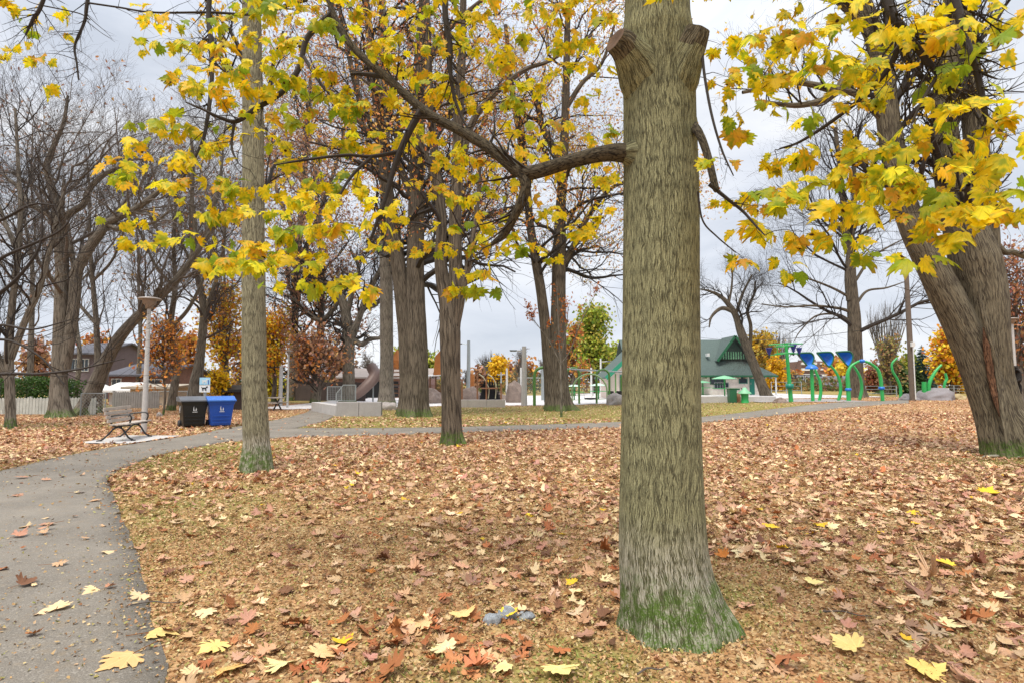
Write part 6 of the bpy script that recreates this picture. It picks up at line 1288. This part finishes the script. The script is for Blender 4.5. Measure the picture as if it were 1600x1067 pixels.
def gable_wing():
    Y = 50; b = onground(1000, Y); r = thing('park_kiosk', 'cream gabled kiosk wing with green trim half hidden by the big trunk', 'building', b)
    X = lambda px: at(px, 597, Y)[0]-b[0]; Z = lambda py: at(1000, py, Y)[2]-b[2]; mw = mat('stucco_pink_cream', (.80, .68, .60), .9, .1, 1.5, .2)
    xa, xb, xm = X(955), X(1055), X(1005); zp, ze = Z(538), Z(584); m = MB().box(xa, xb, 0, 6, -.2, ze); m.poly([(xa, 0, ze), (xb, 0, ze), (xm, 0, zp)], 6, (0, 1, 0)); m.build('wall', mw, r)
    for s, xe in ((-1, xa), (1, xb)):
        ex = xm+(xe-xm)*1.2; ez = zp+(ze-zp)*1.2+.12
        P = [(ex, -.7, ez), (xm, -.7, zp+.12), (xm, 6.5, zp+.12), (ex, 6.5, ez)]; rf = MB().add(P+[(a, c, d+.12) for a, c, d in P], [(0, 1, 2, 3), (4, 5, 6, 7), (0, 1, 5, 4), (3, 0, 4, 7)]).build('roof', _mc['shingle_green'], r)
        MB().beam((ex, -.72, ez+.02), (xm, -.72, zp+.14), .08, .34).build('bargeboard', mat('trim_green', (.02, .26, .15), .5, .1, 4, 0), rf)
    win(r, X(979), -.005, Z(598), 1.0, 1.3, M_teal, nx=3, ny=2)
    for px in (960, 1052): MB().box(X(px)-.05, X(px)+.05, -.6, -.5, 0, ze).build('post', M_olive, r)
gable_wing()
g5 = G(1093, 629.5); g6 = G(1213, 627.5)
block_row('low_wall', 'long pale concrete wall in front of the pavilion', [g5[:2], g6[:2]], .44, .35, mat('concrete_pale', (.52, .49, .47), .85, .1, 1.5, .3, .006), 3.0)
def recycling():
    b = G(1144, 629); r = thing('waste_cart', 'dark green waste cart by the low pavilion wall', 'bin', b); MB().box(-.22, .22, -.25, .25, 0, .78, .9).build('body', M_greenD, r, bevel=.02); MB().box(-.25, .42, -.28, .28, .78, .88, .9).build('lid', M_greenD, r, bevel=.02)
    b = G(1164, 629); r = thing('spray_bollard', 'bright green capped spray bollard right of the dark green cart', 'spray toy', b); MB().lathe([(.25, 0), (.2, .2), (.22, .5), (.2, .7)], 14).build('post', M_green, r, True); MB().lathe([(.38, .55), (.36, .62), (.15, .78), (.08, .92), (0, .92)], 14).build('cap', M_mint, r, True)
    b = G(1153, 628); o = MB().lathe([(.16, 0), (.17, .3), (.15, .55), (0, .58)], 12).build('brown_bollard', M_woodB, None, True); o.location = [float(v) for v in b]; tag(o, 'short brown bollard between the green cart and the spray bollard', 'bollard')
recycling()
def rail_fence(px0, px1, Y, h, lab):
    a, c = onground(px0, Y), onground(px1, Y); L = c[0]-a[0]; r = thing('metal_fence', lab, 'fence', a); n = int(L/1.8)+1
    for i in range(n+1): MB().box(L*i/n-.03, L*i/n+.03, -.03, .03, 0, h).build('fence_post', M_steel, r)
    for z in (h*.3, h*.65, h-.05): MB().box(0, L, -.02, .02, z, z+.035).build('rail', M_steel, r)
rail_fence(1205, 1252, 60, 1.3, 'thin metal rail fence right of the pavilion'); rail_fence(1352, 1400, 48, .9, 'low metal rail fence behind the spray arch'); rail_fence(880, 950, 62, 1.4, 'pale rail fence behind the swing arches'); rail_fence(1465, 1515, 60, .9, 'pale metal rails beside the parked car near the twin trunk')
# ------------------------------------------------------------- spray toys
def sp_tree():
    Y = G(1236, 628)[1]; b = onground(1236, Y); r = thing('spray_tree', 'tall green spray pole with rings and hanging navy funnels', 'spray toy', b); X = lambda px: at(px, 597, Y)[0]-b[0]; Z = lambda py: at(1236, py, Y)[2]-b[2]
    MB().tube([(X(1235), 0, 0), (X(1233), 0, Z(590)), (X(1230), 0, Z(536))], [.13, .11, .09], 12).build('pole', M_green, r, True)
    MB().lathe([(0, -.16), (.22, -.14), (.22, .14), (0, .16)], 16, (X(1233), -.05, Z(603))).build('collar', M_teal, r, True)
    for (z, a, w) in ((Z(538), X(1203), X(1256)), (Z(553), X(1213), X(1247))):
        MB().tube([(a, 0, z-.03), (0, 0, z+.05), (w, 0, z+.03)], .035, 8).build('arm', M_green, r, True)
    for (z, rr) in ((Z(541), .52), (Z(552), .5)): t = np.linspace(0, 2*math.pi, 25); MB().tube([(X(1227)+rr*math.cos(q), rr*math.sin(q), z) for q in t], .035, 8, False).build('ring', M_green, r, True)
    MB().tube([(X(1216), 0, Z(541)), (X(1216), 0, Z(552))], .03, 6).build('strut', M_green, r)
    for (px, py, s) in ((1202, 549, 1), (1240, 544, 1.05), (1249, 548, .9)):
        f = MB().lathe([(.05, -.22*s), (.18*s, .16*s), (.20*s, .20*s), (.17*s, .20*s), (.03, -.18*s)], 14, (X(px), -.1, Z(py))).build('funnel', M_navy, r, True); MB().tube([(X(px), -.1, Z(py)-.42*s), (X(px), -.1, Z(py)-.2*s)], .05, 8).build('nozzle', M_black, f, True)
    MB().tube([(X(1202), -.1, Z(555)), (X(1216), -.05, Z(554)), (0, 0, Z(552))], .03, 6).build('arm', M_green, r)
    MB().tube([(X(1240), -.1, Z(552)), (0, 0, Z(553))], .03, 6).build('arm', M_green, r); MB().tube([(X(1251), -.1, Z(552)), (0, 0, Z(554))], .03, 6).build('arm', M_green, r)
sp_tree()
def tulip(bx, pts, head, lab):
    Y = G(bx, 626)[1]; b = onground(bx, Y); r = thing('spray_flower', lab, 'spray toy', b, 0, 'green spray flowers with blue mouths'); X = lambda px: at(px, 597, Y)[0]-b[0]; Z = lambda py: at(bx, py, Y)[2]-b[2]
    MB().tube([(X(x), 0, Z(y)) for x, y in pts], [.10, .10, .09, .08, .07], 10, smooth=5).build('stem', M_green, r, True)
    hx, hy = head; out = [(hx-17, hy-11), (hx-5, hy-12), (hx+5, hy-11.5), (hx+9, hy-6), (hx+8, hy+1), (hx+4, hy+9), (hx+1, hy+11), (hx-6, hy+3)]
    P, _ = spline(np.array([(X(x), 0, Z(y)) for x, y in out+out[:1]]), 0, 6); c = P.mean(0); n = len(P)-1
    # open cup: rim towards the viewer, bowl behind it
    rim = P[:n]; back = c+(rim-c)*.45+np.array((0, .45, -.05)); inner = c+(rim-c)*.86+np.array((0, -.02, 0)); ib = c+(rim-c)*.4+np.array((0, .38, 0)); i = np.arange(n); j = (i+1) % n
    g = MB(); g.add(np.vstack([rim, back, back.mean(0)[None]]), np.stack([i, j, j+n, i+n], 1), np.stack([i+n, j+n, np.full(n, 2*n)], 1)); g.build('cup', M_green, r, True)
    g = MB(); g.add(np.vstack([inner, ib, ib.mean(0)[None]]), np.stack([i, i+n, j+n, j], 1), np.stack([i+n, np.full(n, 2*n), j+n], 1)); g.build('mouth', M_blue, r, True)
    g = MB(); g.tube(np.vstack([rim, rim[:1]]), .055, 8, False); g.build('rim', M_greenD, r, True)
tulip(1279, [(1279, 626), (1282, 612), (1281, 595), (1276, 582), (1272, 568)], (1264, 563), 'left spray flower of the three with its stem behind the blue mushroom')
tulip(1309, [(1309, 625), (1313, 610), (1312, 594), (1306, 580), (1298, 570)], (1295, 562), 'middle spray flower of the three')
tulip(1342, [(1342, 624), (1346, 608), (1345, 592), (1339, 578), (1331, 568)], (1325, 561), 'right spray flower overlapping the upright bare tree')
def mushroom():
    Y = G(1269, 627)[1]; b = onground(1269, Y); r = thing('spray_mushroom', 'green post with a blue domed cap between the first two spray flowers', 'spray toy', b); h = at(1267, 570, Y)[2]-b[2]; w = px2m(9.5, Y)
    MB().tube([(0, 0, 0), (0, 0, h)], .105, 12).build('post', M_green, r, True); MB().lathe([(w, -.05), (w*1.0, .0), (w*.75, .13), (w*.35, .22), (0, .25)], 16, (0, 0, h-.2)).lathe([(0, .02), (w, -.05)], 16, (0, 0, h-.2)).build('cap', M_blue, r, True)
mushroom()
def arch():
    Y = 37.0; b = onground(1350, Y); r = thing('spray_arch', 'tall bright green spray arch with blue joints', 'spray toy', b); X = lambda px: at(px, 597, Y)[0]-b[0]; Z = lambda py: at(1350, py, Y)[2]-b[2]
    MB().tube([(X(1325), 0, 0), (X(1325), 0, Z(600)), (X(1325), 0, Z(585)), (X(1330), 0, Z(573)), (X(1340), 0, Z(566)), (X(1348), 0, Z(564)), (X(1360), 0, Z(567)), (X(1372), 0, Z(577)), (X(1376), 0, Z(590)), (X(1377), 0, Z(604)), (X(1378), 0, 0)], [.13, .13, .12, .09, .08, .08, .08, .10, .11, .11, .11], 12, smooth=5).build('tube', M_green, r, True)
    for (px, py) in ((1348, 564), (1325, 608), (1377, 606)): MB().lathe([(0, -.13), (.16, -.08), (.2, 0), (.16, .08), (0, .13)], 14, (X(px), 0, Z(py))).build('joint', M_blue, r, True)
arch()
def curved(pts, rad, lab, Y0=None, cat='spray toy'):
    bx, by = pts[0]; Y = Y0 or G(bx, by)[1]; b = onground(bx, Y)
    P = [(0, 0, 0)]+[tuple(at(x, y, Y)-b) for x, y in pts[1:]]; o = MB().tube([(p[0], 0, p[2]) for p in P], rad, 10, smooth=6).build('spray_pipe', M_green, None, True); o.location = [float(v) for v in b]; tag(o, lab, cat, 'curved green spray pipes')
curved([(1406, 624), (1407, 606), (1402, 592), (1395, 580), (1394, 568), (1402, 559)], [.10, .10, .09, .08, .08, .07], 'slender S curved green pipe left of the utility pole')
curved([(1449, 616), (1452, 600), (1458, 586), (1464, 577), (1471, 570)], [.12, .12, .11, .09, .08], 'big curved green pipe leaning right over the large mound', 39)
curved([(1472, 610), (1476, 600), (1479, 592), (1477, 583)], [.05, .09, .10, .08], 'small hooked green pipe right of the big curved one', 40)
curved([(1444, 618), (1444, 606), (1444, 600), (1444, 596)], [.15, .15, .15, .15], 'short thick upright green pipe at the left of the large mound', 39)
# ------------------------------------------------------------- right background buildings
def mansard():
    Y = 92; b = onground(1268, Y); r = thing('house', 'dark mansard roofed brick house with white windows behind the spray toys', 'house', b); X = lambda px: at(px, 597, Y)[0]-b[0]; Z = lambda py: at(1268, py, Y)[2]-b[2]
    MB().box(X(1237), X(1284), 0, 9, -.2, Z(602)).build('wall', M_brick, r); MB().box(X(1237), X(1284), -.15, 9, Z(602)+.002, Z(585)).build('roof', mat('mansard_dark', (.035, .035, .05), .7, .2, 4, .2), r)
    for px in (1250, 1263): win(r, X(px), -.16, Z(592), 1.0, 1.0, ny=2); win(r, X(px), -.005, Z(610), .9, 1.3, ny=2)
    MB().box(X(1237), X(1288), -.02, 9, -.2, Z(604)).build('extension', M_brick, r) if 0 else None
    b = onground(1305, 88); Y2 = 88; X2 = lambda px: at(px, 597, Y2)[0]-b[0]; Z2 = lambda py: at(1305, py, Y2)[2]-b[2]; r = thing('house', 'low brown house with a grey roof beside the mansard house', 'house', b)
    MB().box(X2(1285), X2(1345), 0, 8, -.2, Z2(604)).build('wall', mat('wall_brown', (.16, .09, .075), .85, .2, 2, .2), r); roof_gable(r, X2(1285), X2(1345), 0, 8, Z2(604), Z2(588), M_roofG); win(r, X2(1298), -.005, Z2(609), 1.0, .8)
mansard()
def tower_block():
    Y = 300; b = onground(1280, Y); r = thing('apartment_block', 'distant brown and white striped apartment tower above the dark house', 'apartment block', b); X = lambda px: at(px, 597, Y)[0]-b[0]; Z = lambda py: at(1280, py, Y)[2]-b[2]
    MB().box(X(1254), X(1298), 0, 25, 0, Z(564)).build('wall', mat('tower_brown', (.20, .12, .10), .85, .15, .2, .1), r)
    z = Z(566)
    for k in range(9): MB().box(X(1254)-.5, X(1276), -1.2, -.02, z-1.2, z).build('balcony', M_white, r); MB().box(X(1282), X(1296), -.6, -.02, z-1.0, z-.2).build('balcony', M_white, r); z -= 3.0
    MB().box(X(1270), X(1284), 5, 15, Z(564), Z(561)).build('plant_room', mat('tower_brown', (.2, .12, .1)), r)
tower_block()
# parked cars far right
def car(px, Y, lab, col, rz=0):
    b = onground(px, Y); r = thing('parked_car', lab, 'car', b, rz)
    prof = [(-2.2, .3), (-2.2, .75), (-1.9, .9), (-1.3, 1.0), (-.8, 1.42), (.7, 1.45), (1.4, 1.0), (2.1, .88), (2.25, .6), (2.2, .3)]
    MB().poly([(x, -.85, z) for x, z in prof], 1.7, (0, 1, 0)).build('body', mat('car_'+lab[:6].strip().replace(' ', '_'), col, .25, .05, 2, 0), r, bevel=.06)
    MB().poly([(x, -.865, z) for x, z in [(-1.15, 1.0), (-.75, 1.36), (.62, 1.38), (1.2, 1.0)]], 1.73, (0, 1, 0)).build('window', M_glass, r)
    for x in (-1.4, 1.4):
        for y in (-.8, .8): w = MB().lathe([(0, -.1), (.2, -.1), (.32, -.08), (.32, .08), (.2, .1), (0, .1)], 18); v = np.vstack(w.v); w.v = [np.stack([v[:, 0]+x, v[:, 2]+y, v[:, 1]+.32], 1)]; w.build('wheel', M_black, r, True)
car(1500, 72, 'white car parked behind the mounds near the twin trunk', (.65, .66, .68))
# ------------------------------------------------------------- black squirrel clinging to the right trunk
def squirrel():
    Y = 12.72; c = at(1590, 588, Y); fx = px2m(1, Y)
    r = thing('squirrel', 'black squirrel clinging to the right side of the huge old trunk', 'squirrel', c)
    P = lambda dx, dy, y=0.0: (dx*fx, y, -dy*fx)
    m = MB(); m.tube([P(-2, -13), P(-1, -10), P(1, -4), P(0, 4), P(-1, 10)], [.020, .050, .062, .072, .045], 14, smooth=5)           # body, head up
    m.tube([P(-8, -13), P(-4, -14.5), P(0, -12)], [.014, .034, .040], 12, smooth=4)                                            # head and muzzle
    for (a, b_) in ((P(0, -8, -.05), P(-7, -11, -.06)), (P(0, -8, .05), P(-7, -9, .06)), (P(0, 5, -.06), P(-7, 8, -.08)), (P(0, 5, .05), P(-7, 9, .07))): m.tube([a, ((a[0]+b_[0])/2, (a[1]+b_[1])/2, (a[2]+b_[2])/2+.012), b_], [.028, .020, .010], 10, smooth=3)
    m.tube([P(0, 9), P(3, 15), P(2, 22), P(4, 27)], [.020, .036, .040, .012], 12, smooth=5)                                     # tail hanging
    for s in (-.015, .015): m.tube([P(-2.5, -15, s), P(-2.0, -18, s*1.2)], [.012, .003], 6)
    o = m.build('body', mat('fur_black', (.018, .014, .012), .9, .5, 30, .8, .01), r, True); wl = o.modifiers.new('weld', 'WELD'); wl.merge_threshold = .0005; md = o.modifiers.new('remesh', 'REMESH'); md.mode = 'VOXEL'; md.voxel_size = .007; md.use_smooth_shade = True
    MB().lathe([(0, -.006), (.005, 0), (0, .006)], 8, P(-5, -14.6, -.031)).build('eye', mat('eye_black', (.01, .01, .01), .1, 0, 1, 0), r, True)
squirrel()
# twig litter on the lawn
def stick(px, py, L, rz, lab):
    b = G(px, py); o = MB().tube([(-L/2, 0, .012), (-L*.1, .02, .02), (L*.2, -.01, .015), (L/2, .01, .012)], [.006, .005, .004, .002], 6, smooth=4).build('stick', M_twigB, None, True); o.location = [float(v) for v in b]; o.location.z += .015; o.rotation_euler = (0, 0, rz); tag(o, lab, 'stick')
stick(245, 948, .35, .15, 'thin stick across the asphalt edge'); stick(1020, 1055, .2, .4, 'short stick at the foot of the big trunk'); stick(1325, 965, .3, -.3, 'dark stick on the right lawn')
def root(px, py, L, rz):
    b = G(px, py); o = MB().tube([(-L/2, 0, -.02), (-L*.2, .03, .03), (L*.15, -.03, .035), (L/2, .02, -.02)], [.03, .035, .03, .01], 10, smooth=5).build('surface_root', mat('root_grey', (.24, .22, .17), .9, .3, 14, .8, .01), None, True); o.location = [float(v) for v in b]; o.rotation_euler = (0, 0, rz); return o
tag(root(1570, 715, 1.2, -.1), 'grey root surfacing at the foot of the right twin trunk', 'root')
